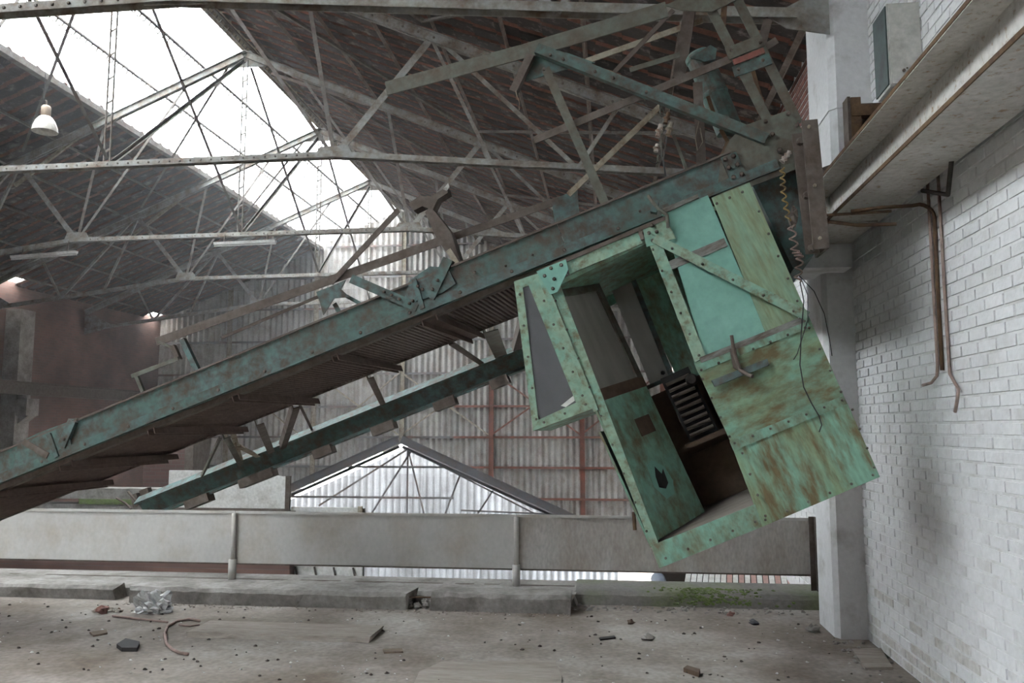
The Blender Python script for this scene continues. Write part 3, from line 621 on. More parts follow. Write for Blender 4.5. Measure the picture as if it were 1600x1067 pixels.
b = MB()
for k in range(14): b.blob((rng.uniform(-2.0, -1.62), rng.uniform(7.86, 8.1), rng.uniform(.01, .04)), rng.uniform(.02, .045), k, .3)
b.build('kerb_rubble', 'curb', kind='stuff', label='crumbled concrete bits in the gap between kerb blocks', cat='rubble')

# ================================================================== BEYOND THE PARAPET
t = thing('plate_panel', 'tall white plate panel standing beyond the parapet under the tilted rear beam', 'panel', (-6.2, 13, .3))
b = MB(); b.poly_extrude([(-7.25, 13, .42), (-7.25, 13, 1.02), (-6.75, 13, 1.02), (-5.22, 13, .93), (-5.22, 13, .42)], Vector((0, .04, 0))); b.build('plate', 'white', t)
b = MB(); b.box(-5.24, -5.17, 12.98, 13.06, .2, .94); b.build('edge_post', 'brown', t)
b = MB(); b.box(-7.3, -5.2, 12.98, 13.05, .38, .42); b.build('bottom_rail', 'brown', t)
t = thing('plate_panel', 'low white plate panel with dark lattice below, between tall plate and gable', 'panel', (-4.7, 13, .1))
b = MB(); b.box(-5.18, -4.02, 13.1, 13.14, .12, .44); b.build('plate', 'white', t)
b = MB(); b.box(-4.06, -4.0, 13.08, 13.16, .1, .46); b.build('edge_post', 'pale', t)
b = MB(); b.box(-5.5, -3.98, 13.12, 13.16, -1.4, -.45); b.build('lower_plate', 'white', t)
for k in range(5): b = MB(); b.member((-5.4 + .32 * k, 13.08, -.5), (-5.2 + .32 * k, 13.08, -1.3), YN, flat(.03, .01)); b.build('lattice_bar', 'dark', t)
b = MB(); b.box(-5.5, -3.9, 13.05, 13.2, -1.6, -1.4); b.box(-5.5, -5.4, 13.16, 13.2, ZG, .42); b.box(-4.05, -3.97, 13.16, 13.2, ZG, .42); b.build('leg_frame', 'dark', t)
b = MB(); b.box(-7.4, -5.1, 12.9, 13.3, ZG, .38); b.build('support_wall', 'darkbrick', loc=(-6.2, 13.1, ZG), label='dark brown-red brick support wall under the tall white plate', cat='wall')
t = thing('ledge', 'mossy concrete ledge with pale cap beyond the parapet by the dark brick wall', 'ledge', (-10, 15.2, ZG))
b = MB(); b.box(-12.5, -7.4, 15.05, 15.5, .36, .56); b.build('cap_course', 'curb', t)
b = MB(); b.box(-10.2, -7.4, 15.03, 15.5, .26, .36); b.build('moss_band', 'mossgreen', t)
b = MB(); b.box(-12.5, -7.4, 15.06, 15.5, .02, .26); b.build('body', 'curb', t)
b = MB(); b.box(-12.5, -7.4, 15.1, 15.5, ZG, .02); b.build('foot', 'darkbrick', t)
b = MB(); b.box(-9.6, -8.6, 16.2, 16.6, ZG, 1.3); b.build('brick_pier', 'dullbrick', loc=(-9, 16.4, ZG), label='dull red brick pier beyond the mossy ledge', cat='pier')
b = MB(); b.box(-8.6, -8.42, 16.0, 16.7, ZG, 1.75); b.build('timber_post', 'brown', loc=(-8.5, 16.3, ZG), label='brown upright post beside the dull red brick pier', cat='post')
# sloping stack of red and white slats seen through the gap by the pillar
t = thing('slat_roof', 'red and white slatted roof panel seen under the parapet by the pillar', 'roof', (1.3, 10, -.4))
for k in range(22):
    x = .75 + .07 * k
    b = MB(); b.poly_extrude([(x, 9.6, -.24), (x + .06, 9.6, -.24), (x + .30, 11.2, .06), (x + .24, 11.2, .06)], Vector((0, 0, .02))); b.build('slat', 'pinkslat' if k % 2 and k > 6 else 'white', t)
b = MB(); b.box(.6, 2.04, 11.1, 11.2, ZG, .04); b.box(.6, 2.04, 9.65, 9.75, ZG, -.24); b.build('support', 'dark', t)
b = MB(); b.tube([(.55, 9.9, -.15), (.55, 10.6, -.15)], .09, 14); b.tube([(.55, 10.25, -.2), (.55, 10.25, ZG)], .05, 10); b.build('pipe', 'bluepipe', loc=(.55, 10.25, ZG), label='blue grey pipe end beside the red and white slats', cat='pipe', smooth=True)
# ================================================================== COLLAPSED OVERHEAD CRANE
Rb = at(1040, 338, 5.5); Lb = at(0, 757, 5.95)
U = (Rb - Lb).normalized(); eh = Vector((U.x, U.y, 0)).normalized(); NN = Vector((-eh.y, eh.x, 0)); WW = U.cross(NN)   # along, depth, up
def frame(o): return Matrix(((U.x, NN.x, WW.x, o.x), (U.y, NN.y, WW.y, o.y), (U.z, NN.z, WW.z, o.z), (0, 0, 0, 1)))
def CP(x, y, d=0.): return onplane(x, y, Rb + NN * d, NN)
def LC(s, d, h): return Lb + U * s + NN * d + WW * h                 # crane-local point: along, depth, height over the web foot
GL = (Rb - Lb).length
crane = thing('overhead_crane', 'collapsed green riveted overhead crane bridge hanging tilted from the runway beam', 'crane', mtx=frame(Lb))
def cpoly(pts, d, th, nm, mm): b = MB(); b.poly_extrude([CP(x, y, d) for x, y in pts], NN * th); return b.build(nm, mm, crane)
def cbar(x0, y0, x1, y1, wpx, d, nm, mm, prof_='flat', th=.014, d1=None, par=None, leg=None, fl=1):
    p, q = CP(x0, y0, d), CP(x1, y1, d if d1 is None else d1); w_ = wpx * (p.y + q.y) / 2 / F
    pr = flat(w_, th) if prof_ == 'flat' else ell(w_, leg or w_, th, fl) if prof_ == 'L' else chan(w_, leg or w_ * .6, th) if prof_ == 'C' else ibm(leg or w_ * .8, w_, th)
    b = MB(); b.member(p, q, NN, pr); return b.build(nm, mm, par or crane)
GH = (CP(560, 480) - CP(560, 480 + 51)).dot(WW) * 1.12      # web height
s_end = (CP(1150, 262) - Lb).dot(U); s_left = -3.3
def cseg(s0, d0, h0, s1, d1, h1): return LC(s0, d0, h0), LC(s1, d1, h1)
# web in three riveted plates, angles top and bottom
cuts = [s_left, (CP(650, 470) - Lb).dot(U), (CP(880, 375) - Lb).dot(U), s_end]
for i in range(3):
    b = MB(); b.poly_extrude([LC(cuts[i] + .002, 0, 0), LC(cuts[i + 1] - .002, 0, 0), LC(cuts[i + 1] - .002, 0, GH), LC(cuts[i] + .002, 0, GH)], NN * .012); b.build('web_plate', 'green', crane)
b = MB(); b.member(LC(s_left, -.012, .0375), LC(s_end + .25, -.012, .0375), -NN, ell(.075, .035, .01)); b.build('bottom_angle', 'green', crane)
b = MB(); b.member(LC(s_left, -.008, GH - .012), LC(s_end, -.008, GH - .012), -NN, [(-.006, 0), (.008, 0), (.008, .012), (-.006, .012)]); b.build('top_angle', 'brown', crane)
b = MB(); b.member(LC(s_left, .012, .0), LC(s_end, .012, .0), NN, ell(.08, .07, .01, -1)); b.build('rear_angle', 'brown', crane)
# stiffening doubler with bulge near the broken braces
cpoly([(628, 478), (640, 438), (672, 416), (700, 418), (712, 443), (690, 458)], -.02, .012, 'gusset', 'green')
cpoly([(20, 735), (28, 692), (60, 676), (104, 660), (112, 700)], -.02, .012, 'gusset', 'green')
# end gusset and splice
cpoly([(1120, 306), (1126, 246), (1142, 216), (1163, 196), (1232, 172), (1256, 206), (1243, 256), (1172, 286)], -.006, .014, 'end_gusset', 'olive_steel')
cpoly([(1126, 246), (1150, 237), (1167, 273), (1142, 284)], -.024, .014, 'splice_plate', 'green')
cbar(1120, 306, 1243, 258, 12, -.03, 'end_angle', 'olive_steel', 'L', .01, leg=.05)
# expanded-metal walkway: bars and slats between near girder and rear edge angle
WD = 1.28; s_mr = (CP(870, 410) - Lb).dot(U)
b = MB(); ns = int((s_mr + 2.4) / .036)
for k in range(ns):
    s_ = -2.4 + .036 * k; b.poly_extrude([LC(s_, .03, .022), LC(s_ + .03, .03, .0), LC(s_ + .036, .03, .002), LC(s_ + .042, .03, .016), LC(s_ + .006, .03, .026)], LC(0, WD - .03, 0) - LC(0, 0, 0))
o = b.build('walkway_mesh', 'mesh', crane); o['kind'] = 'stuff'
b = MB(); b.member(LC(-2.4, WD, .02), LC(s_mr, WD, .02), NN, ell(.06, .05, .008)); b.build('edge_angle', 'brown', crane)
# cross bearers below the walkway
for px_, w_ in ((667, .12), (520, .05), (365, .06), (233, .06), (100, .12), (-15, .08)):
    y_ = 757 - .403 * px_; s_ = (CP(px_, y_) - Lb).dot(U)
    b = MB(); b.member(LC(s_, .0, -.03), LC(s_ + .02, WD + .04, -.03), -WW, chan(w_, .05, .008)); b.build('cross_bearer', 'mesh', crane)
# rear lower I-beam with rail clamps
RD = 2.95
def RP(x, y): return onplane(x, y, Rb + NN * RD, NN)
ra, rb = RP(222, 794), RP(840, 548)
up2 = NN.cross((rb - ra).normalized()); up2 = up2 if up2.z > 0 else -up2
RO = math.radians(30); NR = NN * math.cos(RO) + up2 * math.sin(RO); UR = up2 * math.cos(RO) - NN * math.sin(RO)      # the beam has rolled towards the floor edge
b = MB(); b.poly_extrude([ra + UR * .10 + NR * .008, ra + UR * .10 - NR * .008, ra - UR * .10 - NR * .008, ra - UR * .10 + NR * .008], rb - ra); b.build('rear_beam_web', 'green', crane)
for sg, nm, mm, wd in ((1, 'rear_beam_flange', 'green', .075), (-1, 'rear_beam_flange', 'green', .085)):
    c = UR * .1 * sg; b = MB(); b.poly_extrude([ra + c + NR * wd, ra + c - NR * wd, ra + c - NR * wd + UR * .018 * sg, ra + c + NR * wd + UR * .018 * sg], rb - ra); b.build(nm, mm, crane)
for fx, ln in ((.145, .30), (.30, .42), (.47, .22), (.62, .26), (.77, .24), (.90, .2)):
    c = ra + (rb - ra) * fx - up2 * .165; ax = (rb - ra).normalized()
    b = MB(); b.member(c - ax * ln / 2, c + ax * ln / 2, NN, [(-.05, -.07), (.045, -.07), (.045, .07), (-.05, .07)]); b.build('rail_clamp', 'brown', crane)
# lattice struts from walkway edge to rear beam
def strut(x0, y0, d0, x1, y1, d1, wpx, mm, nm='strut', prof_='L'):
    p, q = CP(x0, y0, d0), CP(x1, y1, d1); w_ = wpx * (p.y + q.y) / 2 / F
    b = MB(); b.member(p, q, NN, ell(w_, w_, .01) if prof_ == 'L' else flat(w_, .012)); return b.build(nm, mm, crane)
strut(398, 660, WD, 418, 706, RD, 12, 'brown'); strut(456, 634, WD, 436, 700, RD, 11, 'brown'); strut(572, 588, WD, 594, 632, RD, 10, 'brown')
strut(700, 535, WD, 750, 568, RD, 9, 'brown'); strut(348, 682, WD, 372, 726, RD, 9, 'olive_steel'); strut(358, 672, WD, 373, 722, RD, 8, 'pale'); strut(368, 695, WD, 400, 712, RD, 8, 'pale')
strut(342, 684, WD, 312, 748, RD, 4, 'olive_steel'); strut(466, 632, WD, 486, 672, RD, 4, 'brown'); strut(752, 510, WD, 772, 552, RD, 22, 'olive_steel'); strut(812, 500, WD, 800, 545, RD, 14, 'brown')
# scrap of the end truck on the parapet: chocks at the low end of the rear beam
for (x, y, w_, h_) in ((212, 788, 12, 18), (228, 780, 16, 20)):
    c = RP(x, y); b = MB(); b.member(c - up2 * .02, c + up2 * .12, NN, chan(w_ * c.y / F, .07, .012)); b.build('chock', 'brown', crane)
b = MB(); b.tube([RP(182, 778), RP(196, 786), RP(205, 795)], .012, 6); b.tube([RP(200, 768), RP(212, 782), RP(222, 790)], .014, 6); b.build('bent_rod', 'brown', crane)

# broken near-truss members bolted on the web
cbar(548, 435, 652, 480, 15, -.03, 'broken_brace', 'green', 'L', .012)
cbar(646, 436, 660, 482, 8, -.035, 'broken_stub', 'green', 'L', .012, leg=.06)
cbar(700, 404, 671, 465, 17, -.035, 'broken_stub', 'green', 'C', .012, leg=.06)
cbar(36, 690, 74, 712, 10, -.03, 'broken_brace', 'brown', 'L', .012); cbar(75, 678, 88, 714, 8, -.035, 'broken_stub', 'green', 'L', .012, leg=.06)
cbar(112, 657, 95, 697, 15, -.035, 'broken_stub', 'green', 'C', .012, leg=.06)
# top chord of the near truss, snapped
cbar(603, 138, 832, 76, 24, 0, 'top_chord', 'olive_steel', 'L', .014, leg=.10); cbar(826, 78, 1042, 14, 26, 0, 'top_chord', 'olive_steel', 'L', .014, leg=.11)
cpoly([(820, 84), (834, 72), (858, 72), (930, 98), (905, 102), (822, 126)], .03, .012, 'top_gusset', 'green')
cbar(829, 84, 801, 142, 13, -.02, 'broken_stub', 'brown', 'L', .012)
cbar(838, 74, 1198, 216, 17, -.045, 'diagonal_channel', 'green', 'C', .012, leg=.06)
cbar(852, 106, 948, 324, 14, .02, 'vertical_flat', 'olive_steel')
cbar(1108, 8, 1206, 200, 15, .03, 'vertical_flat', 'olive_steel', 'L', .012); cbar(1146, -14, 1246, 190, 15, .03, 'vertical_flat', 'olive_steel', 'L', .012)
cbar(1136, 84, 1192, 62, 20, .015, 'batten_plate', 'olive_steel'); cbar(1146, 112, 1204, 91, 18, .015, 'batten_plate', 'green'); cbar(1146, 97, 1194, 78, 9, .0, 'red_strip', 'redpaint')
cbar(834, 219, 1150, 88, 12, .05, 'long_flat', 'brown', 'L', .012, leg=.05); cbar(1188, 78, 1214, 62, 11, .05, 'long_flat', 'brown', 'L', .012, leg=.05)
cpoly([(1040, 8), (1078, -10), (1152, -22), (1150, 0), (1112, 18), (1064, 16)], .0, .012, 'top_gusset', 'olive_steel')
# members of the rear side seen above the girder
cbar(916, 95, 1098, 31, 9, .9, 'lacing_bar', 'pale'); cbar(960, 112, 1052, 15, 7, .7, 'lacing_bar', 'brown'); cbar(984, 109, 1062, 85, 8, .7, 'lacing_bar', 'olive_steel', 'L', .01)
cbar(888, 304, 1032, 165, 9, .5, 'lacing_bar', 'pale', 'L', .01); cbar(1078, 12, 1060, 122, 19, .8, 'rear_post', 'brown', 'C', .012); cbar(1132, 2, 1130, 40, 9, .5, 'lacing_bar', 'rustedge')
cbar(1090, 128, 1096, 262, 15, .35, 'rear_flat', 'brown', 'L', .012); cbar(1106, 150, 1116, 180, 6, .4, 'lacing_bar', 'rustedge'); cbar(1138, 220, 1126, 250, 7, .1, 'lacing_bar', 'rustedge'); cbar(1126, 202, 1140, 226, 6, .12, 'lacing_bar', 'rustedge')
cbar(1052, 210, 1074, 268, 5, .5, 'lacing_bar', 'olive_steel'); cbar(1176, 108, 1196, 178, 6, .4, 'lacing_bar', 'rustedge'); cbar(1180, 70, 1172, 128, 9, .5, 'lacing_bar', 'olive_steel'); cbar(1200, 30, 1188, 76, 14, .8, 'rear_post', 'brown', 'C', .012)
# teal motor housing drum behind the ladder bars
p, q = CP(1090, 84, .62), CP(1140, 205, .62); b = MB(); ax = (q - p); L_ = ax.length
b.lathe(p, [(.0001, 0), (.085, .0), (.105, .02), (.105, .05), (.098, .06), (.098, L_ * .5), (.104, L_ * .5 + .01), (.104, L_ * .5 + .03), (.098, L_ * .5 + .04), (.098, L_), (.0001, L_)], 20, 0, ax); b.build('motor_housing', 'green', crane, smooth=False)
cpoly([(1078, 90), (1110, 70), (1120, 76), (1118, 92), (1100, 96)], .5, .012, 'cover_plate', 'green')
# rear top chord / handrail running the whole length and its fittings
HD = 1.3
cbar(244, 534, 700, 372, 14, HD, 'rear_top_chord', 'brown', 'L', .012); cbar(690, 376, 872, 313, 12, HD, 'rear_top_chord', 'brown', 'L', .012)
cpoly([(862, 312), (902, 296), (905, 336), (876, 356), (866, 345)], HD, .012, 'rear_gusset', 'green')
cpoly([(494, 456), (518, 447), (540, 437), (533, 452), (546, 464), (522, 466), (505, 492), (499, 470)], HD - .05, .012, 'rear_gusset', 'green'); cbar(540, 462, 566, 476, 6, HD, 'lacing_bar', 'green'); cbar(522, 474, 532, 492, 7, HD, 'lacing_bar', 'green')
cbar(517, 442, 622, 328, 9, HD - .02, 'bent_flat', 'brown', 'L', .01); cbar(345, 528, 500, 462, 5, HD + .05, 'hanging_cable_tray', 'brown', 'L', .008)
cbar(205, 588, 278, 560, 7, .9, 'broken_handrail', 'olive_steel', 'L', .01); cbar(212, 588, 222, 612, 6, .9, 'broken_handrail', 'olive_steel', 'L', .006); cbar(283, 530, 309, 584, 9, 1.0, 'handrail_post', 'green', 'L', .01); cbar(268, 540, 278, 562, 8, 1.1, 'handrail_post', 'brown', 'L', .01); cbar(246, 534, 270, 543, 4, 1.1, 'handrail_post', 'olive_steel', 'L', .006)
b = MB(); p0 = [CP(640, 322, 1.0), CP(662, 305, 1.0), CP(700, 296, 1.0)]
b.poly_extrude([CP(x, y, 1.0) for x, y in ((638, 318), (655, 306), (672, 307), (698, 292), (700, 301), (684, 311), (676, 328), (660, 322), (646, 329))], NN * .12); b.build('torn_bracket', 'brown', crane)
b = MB(); b.poly_extrude([CP(x, y, 1.0) for x, y in ((664, 332), (672, 322), (690, 344), (704, 362), (718, 405), (712, 414), (700, 398), (682, 372))], NN * .14); b.build('torn_bracket', 'brown', crane)
cpoly([(692, 296), (700, 286), (702, 292), (698, 298)], 1.0, .01, 'torn_edge', 'white'); cbar(700, 390, 714, 412, 9, .95, 'torn_edge', 'pale')
# end carriage plates hanging on the runway
def vplate(x0, y0, x1, y1, wpx, Y_, nm, mm, th=.02, par=crane, leg=.05):
    p, q = at(x0, y0, Y_), at(x1, y1, Y_); b = MB(); b.member(p, q, YN, ell(wpx * Y_ / F, leg, th)); return b.build(nm, mm, par)
vplate(1248, 208, 1270, 396, 20, 5.30, 'carriage_plate', 'brown'); vplate(1265, 187, 1284, 388, 24, 5.24, 'carriage_plate', 'brown', leg=.3)
for x, y in ((1250, 222), (1260, 306), (1268, 388)): p = at(x, y, 5.30); b = MB(); b.lathe(p, [(.026, .0), (.026, .02), (.02, .035), (.0001, .035)], 8, 0, -YN); b.build('carriage_nut', 'brown', crane)
b = MB()
for x, y in ((1264, 198), (1273, 290), (1281, 372)): b.bolt(at(x, y, 5.235), -YN, .012, .012)
b.build('carriage_bolt', 'pale', crane)
b = MB(); b.poly_extrude([CP(x, y, .12) for x, y in ((1176, 290), (1244, 262), (1264, 330), (1272, 398), (1240, 420))], NN * 2.4); b.build('end_truck', 'green', crane)  # solid end truck block, added to darken the space beside the cab
b = MB(); b.poly_extrude([at(x, y, 6.2) for x, y in ((1284, 262), (1300, 256), (1306, 262), (1318, 258), (1330, 264), (1326, 272), (1290, 272))], Vector((0, .05, 0))); b.build('torn_plate', 'brown', crane)
b = MB(); b.tube([at(1292, 346, 5.3), at(1340, 352, 5.45), at(1400, 350, 5.5)], .012, 8); b.tube([at(1290, 336, 5.3), at(1330, 334, 5.5), at(1392, 330, 5.6)], .010, 8); b.build('collector_rod', 'rustedge', crane)
# bolts
b = MB()
for k in range(22): b.bolt(LC(-2.7 + .39 * k, -.016, .04), -NN, .014, .012)
for x, y in ((1133, 249), (1146, 244), (1139, 262), (1152, 257), (1146, 277), (1159, 272), (1207, 210), (1218, 234), (1196, 190), (1232, 178), (1245, 196), (1160, 208)): b.bolt(CP(x, y, -.03), -NN, .016, .014)
for x, y in ((600, 456), (612, 461), (624, 467), (640, 474), (653, 447), (660, 452), (645, 470), (676, 452), (684, 438), (120, 655), (100, 686)): b.bolt(CP(x, y, -.045), -NN, .012, .012)
for x, y in ((930, 112), (958, 122), (1010, 144), (880, 93), (860, 86), (850, 108), (1188, 66), (1142, 78), (1154, 108), (1192, 94)): b.bolt(CP(x, y, -.06), -NN, .012, .012)
for x, y in ((790, 415), (880, 385), (1000, 330), (742, 425), (832, 398)): b.bolt(CP(x, y, -.012), -NN, .009, .008)
b.build('bolts', 'brown', crane)['kind'] = 'stuff'

# loose hanging cables and chains on the crane
def helix(pts, r, turns, rt, k=5):
    pts = [Vector(p) for p in pts]; n = int(turns * 9); out = []
    for i in range(n + 1):
        f = i / n * (len(pts) - 1); a = int(min(f, len(pts) - 2)); p = pts[a].lerp(pts[a + 1], f - a); an = 2 * math.pi * turns * i / n
        out.append(p + XN * math.cos(an) * r + YN * math.sin(an) * r)
    return out
b = MB(); b.tube(helix([CP(1222, 262, -.12), CP(1224, 300, -.12), CP(1232, 345, -.12)], .014, 7, .006), .006, 5)
b.build('coiled_cable', 'coil', loc=CP(1232, 345, -.12), label='ochre coiled cable dangling beside the end gusset of the crane', cat='cable')
b = MB(); b.tube(helix([CP(1236, 350, -.12), CP(1242, 392, -.12), CP(1250, 402, -.12), CP(1246, 440, -.12)], .022, 8, .007), .006, 5)
b.build('coiled_cable', 'cable', loc=CP(1246, 440, -.12), label='pinkish coiled cable tangle dangling at the cab edge below the carriage plate', cat='cable')
b = MB(); p = CP(1224, 250, -.1); ax = CP(1238, 232, -.1) - p
b.lathe(p, [(.0001, -.02), (.022, -.015), (.012, 0), (.022, .012), (.012, .026), (.022, .038), (.012, .052), (.018, .065), (.0001, .075)], 12, 0, ax); b.build('insulator', 'porcelain', loc=p, label='dusty ribbed porcelain insulator hanging by the crane end gusset', cat='insulator')
b = MB(); p = CP(1240, 340, -.08); b.blob(p, .05, 5, .35, flat=(.7, .6, 1.3)); b.build('cable_clamp', 'brown', loc=p, label='grimy cable clamp lump between the coiled cables', cat='clamp')
b = MB()
for k in range(11):
    c = CP(1037 - 4 * math.sin(k * 1.3) - k * .5, 158 + 9 * k, .12); u_ = Vector((math.cos(k * 1.57 + .4), math.sin(k * 1.57 + .4), 0)); ln = .022
    b.tube([c + u_ * (.014 * math.cos(a)) + ZN * (ln * 1.25 * math.sin(a)) for a in np.linspace(0, 2 * math.pi, 9)[:-1]], .006, 5, closed=True)
b.build('hanging_chain', 'olive_steel', loc=CP(1035, 258, .12), label='short chain hanging below the green diagonal channel', cat='chain')
for k, (x, y, sx, sz, mm) in enumerate(((1030, 205, .03, .05, 'porcelain'), (1042, 185, .026, .045, 'rustedge'), (1026, 232, .028, .03, 'porcelain'), (1046, 202, .03, .05, 'pale'))):
    b = MB(); c = CP(x, y, .06); b.lathe(c, [(.0001, -sz), (sx * .6, -sz * .9), (sx * .5, -sz * .2), (sx, 0), (sx * .6, sz * .3), (sx * .6, sz), (.0001, sz)], 10, 0, Vector((.3, .2, 1))); b.build('insulator', mm, loc=c, label={'porcelain': 'small dusty porcelain insulator bunched on the hanging chain', 'rustedge': 'small rust brown insulator bunched on the hanging chain', 'pale': 'small tan insulator bunched on the hanging chain'}[mm], cat='insulator', group='insulators bunched on the chain')
b = MB(); b.tube([CP(x, y, .2) for x, y in ((1012, 250), (1024, 256), (1036, 250), (1042, 220), (1040, 190))], .005, 5); b.tube([CP(x, y, .2) for x, y in ((1036, 250), (1040, 275))], .006, 5); b.build('cable', 'wire', loc=CP(1036, 250, .2), label='loose dark cable looped behind the hanging chain', cat='cable')
b = MB(); b.tube([CP(x, y, -.02) for x, y in ((806, 142), (808, 152), (812, 160), (811, 172))], .004, 5); b.build('torn_strand', 'pale', loc=CP(811, 172, -.02), label='torn pale strand dangling from the stub under the top gusset', cat='strand')
b = MB(); b.tube([CP(x, y, .3) for x, y in ((1092, 190), (1086, 215), (1090, 235), (1098, 222), (1094, 200))], .004, 5); b.build('cable', 'pale', loc=CP(1090, 235, .3), label='pale wire loop hanging on the brown upright bar of the crane', cat='cable')

# ================================================================== OPERATOR CAB
Q0 = at(1030, 888, 5.33); q1 = onplane(1375, 745, Q0, NN)
CA = (q1 - Q0).normalized(); CB = CA.cross(NN) ; CB = CB if CB.z > 0 else -CB
def QP(x, y, d=0.): return onplane(x, y, Q0 + NN * d, NN)
def QL(a, d, h): return Q0 + CA * a + NN * d + CB * h
def ql(x, y, d=0.): v = QP(x, y, d) - Q0; return v.dot(CA), v.dot(CB)
cab = thing('operator_cab', 'tilted mint green steel operator cab with open door hanging below the crane girder', 'crane cab', mtx=Matrix(((CA.x, NN.x, CB.x, Q0.x), (CA.y, NN.y, CB.y, Q0.y), (CA.z, NN.z, CB.z, Q0.z), (0, 0, 0, 1))))
def qpoly(pts, d, th, nm, mm, par=None, label=None): b = MB(); b.poly_extrude([QP(x, y, d) for x, y in pts], NN * th); o = b.build(nm, mm, par or cab); tag(o, label); return o
def qbar(x0, y0, x1, y1, wpx, d, nm, mm, prof_='flat', th=.012, leg=.03, par=None, fl=1):
    p, q = QP(x0, y0, d), QP(x1, y1, d); w_ = wpx * (p.y + q.y) / 2 / F; b = MB(); b.member(p, q, NN, flat(w_, th) if prof_ == 'flat' else ell(w_, leg, th, fl)); return b.build(nm, mm, par or cab)
CD = 1.15                                 # cab depth
CWa = (q1 - Q0).length; CH = ql(1171, 286)[1]
# front skin
qpoly([(1112, 309), (1171, 285), (1261, 490), (1196, 519)], .0, .016, 'front_panel', 'olive', label='faded olive upper panel')
mp_ = qpoly([(1034, 334), (1106, 305), (1197, 518), (1102, 562)], .012, .012, 'front_panel', 'mint', label='bright mint upper panel')
b = MB(); b.member(QP(1032, 421, .004), QP(1134, 378, .004), NN, flat(.058, .010)); b.build('bare_lath', 'lath', mp_)
qpoly([(1013, 378), (1030, 371), (1103, 556), (1086, 566)], -.008, .03, 'door_stile', 'jamb')
qpoly([(1004, 356), (1042, 340), (1046, 352), (1056, 372), (1010, 386)], -.014, .012, 'corner_plate', 'jamb')
qbar(1022, 372, 1262, 494, 15, -.045, 'diagonal_brace', 'jamb', 'L', .008, .04)
qbar(1094, 563, 1258, 498, 9, -.012, 'bare_lath', 'lath')
qpoly([(1085, 568), (1256, 500), (1262, 490), (1319, 620), (1142, 691)], .002, .014, 'front_panel', 'mint_rust2', label='rust stained middle panel')
qpoly([(1090, 582), (1266, 511), (1261, 500), (1086, 570)], -.008, .012, 'seam_strip', 'mint_worn')
qpoly([(1140, 690), (1318, 618), (1324, 631), (1146, 704)], -.010, .012, 'seam_strip', 'mint_worn')
qpoly([(1146, 703), (1324, 630), (1375, 745), (1191, 823)], .0, .014, 'front_panel', 'mint_rust', label='heavily rust streaked lower panel')
qpoly([(1018, 852), (1180, 788), (1191, 823), (1030, 888)], -.004, .02, 'sill_plate', 'mint_worn')
qpoly([(852, 430), (867, 424), (1028, 846), (1036, 886), (1030, 888), (1021, 862)], .0, .03, 'door_jamb', 'jamb')
qpoly([(840, 434), (850, 429), (935, 640), (928, 644)], -.02, .02, 'jamb_angle', 'jamb')
qpoly([(884, 404), (1000, 360), (1004, 380), (890, 428)], -.006, .02, 'top_rail', 'jamb'); qbar(840, 425, 1040, 340, 6, -.02, 'top_lip', 'brown')
qpoly([(838, 424), (884, 405), (888, 421), (871, 456), (860, 460)], -.030, .012, 'gusset_plate', 'mint', label='mint green bolted corner gusset')
# carcass: sides, roof, floor, back
def qslab(pts, vec, nm, mm, par=None): b = MB(); b.poly_extrude(pts, vec); return b.build(nm, mm, par or cab)
aR = ql(1375, 745)[0]; hT = ql(1171, 286)[1]; aL = 0.0
qslab([QL(aR - .016, .014, 0), QL(aR - .016, CD, 0), QL(aR - .016, CD, hT), QL(aR - .016, .014, hT)], CA * .014, 'side_panel', 'olive')
qslab([QL(.0, .03, 0), QL(.0, CD, 0), QL(.0, CD, .92), QL(.0, .03, .92)], CA * .014, 'side_panel', 'mint_worn')
qslab([QL(.0, .02, .0), QL(aR - .02, .02, .0), QL(aR - .02, CD, .0), QL(.0, CD, .0)], CB * .135, 'floor_board', 'dustyboard')
qslab([QL(.0, .03, hT - .06), QL(aR - .02, .03, hT - .06), QL(aR - .02, CD, hT - .06), QL(.0, CD, hT - .06)], CB * .03, 'roof_sheet', 'mint_worn')
qslab([QL(.0, CD, 0), QL(aR - .01, CD, 0), QL(aR - .01, CD, 1.05), QL(.0, CD, 1.05)], NN * .015, 'back_panel', 'brownwood')
qslab([QL(.62, CD, 1.05), QL(aR - .01, CD, 1.05), QL(aR - .01, CD, hT), QL(.62, CD, hT)], NN * .015, 'back_panel', 'mint_worn')
qslab([QL(.0, CD, hT - .14), QL(.62, CD, hT - .14), QL(.62, CD, hT), QL(.0, CD, hT)], NN * .015, 'back_panel', 'mint_worn')
# rear window seen past the door
rw = qpoly([(946, 430), (986, 424), (1052, 590), (1018, 606)], CD - .12, .006, 'rear_window', 'glass')
b = MB(); b.member(QP(984, 424, CD - .14), QP(1052, 594, CD - .14), NN, flat(.04, .03)); b.build('window_frame', 'green', rw)
b = MB(); b.member(QP(1010, 606, CD - .14), QP(1062, 584, CD - .14), NN, flat(.03, .03)); b.build('window_frame', 'green', rw)
b = MB(); b.bolt(QP(1036, 582, CD - .13), -NN, .018, .02); b.build('window_catch', 'black', rw)
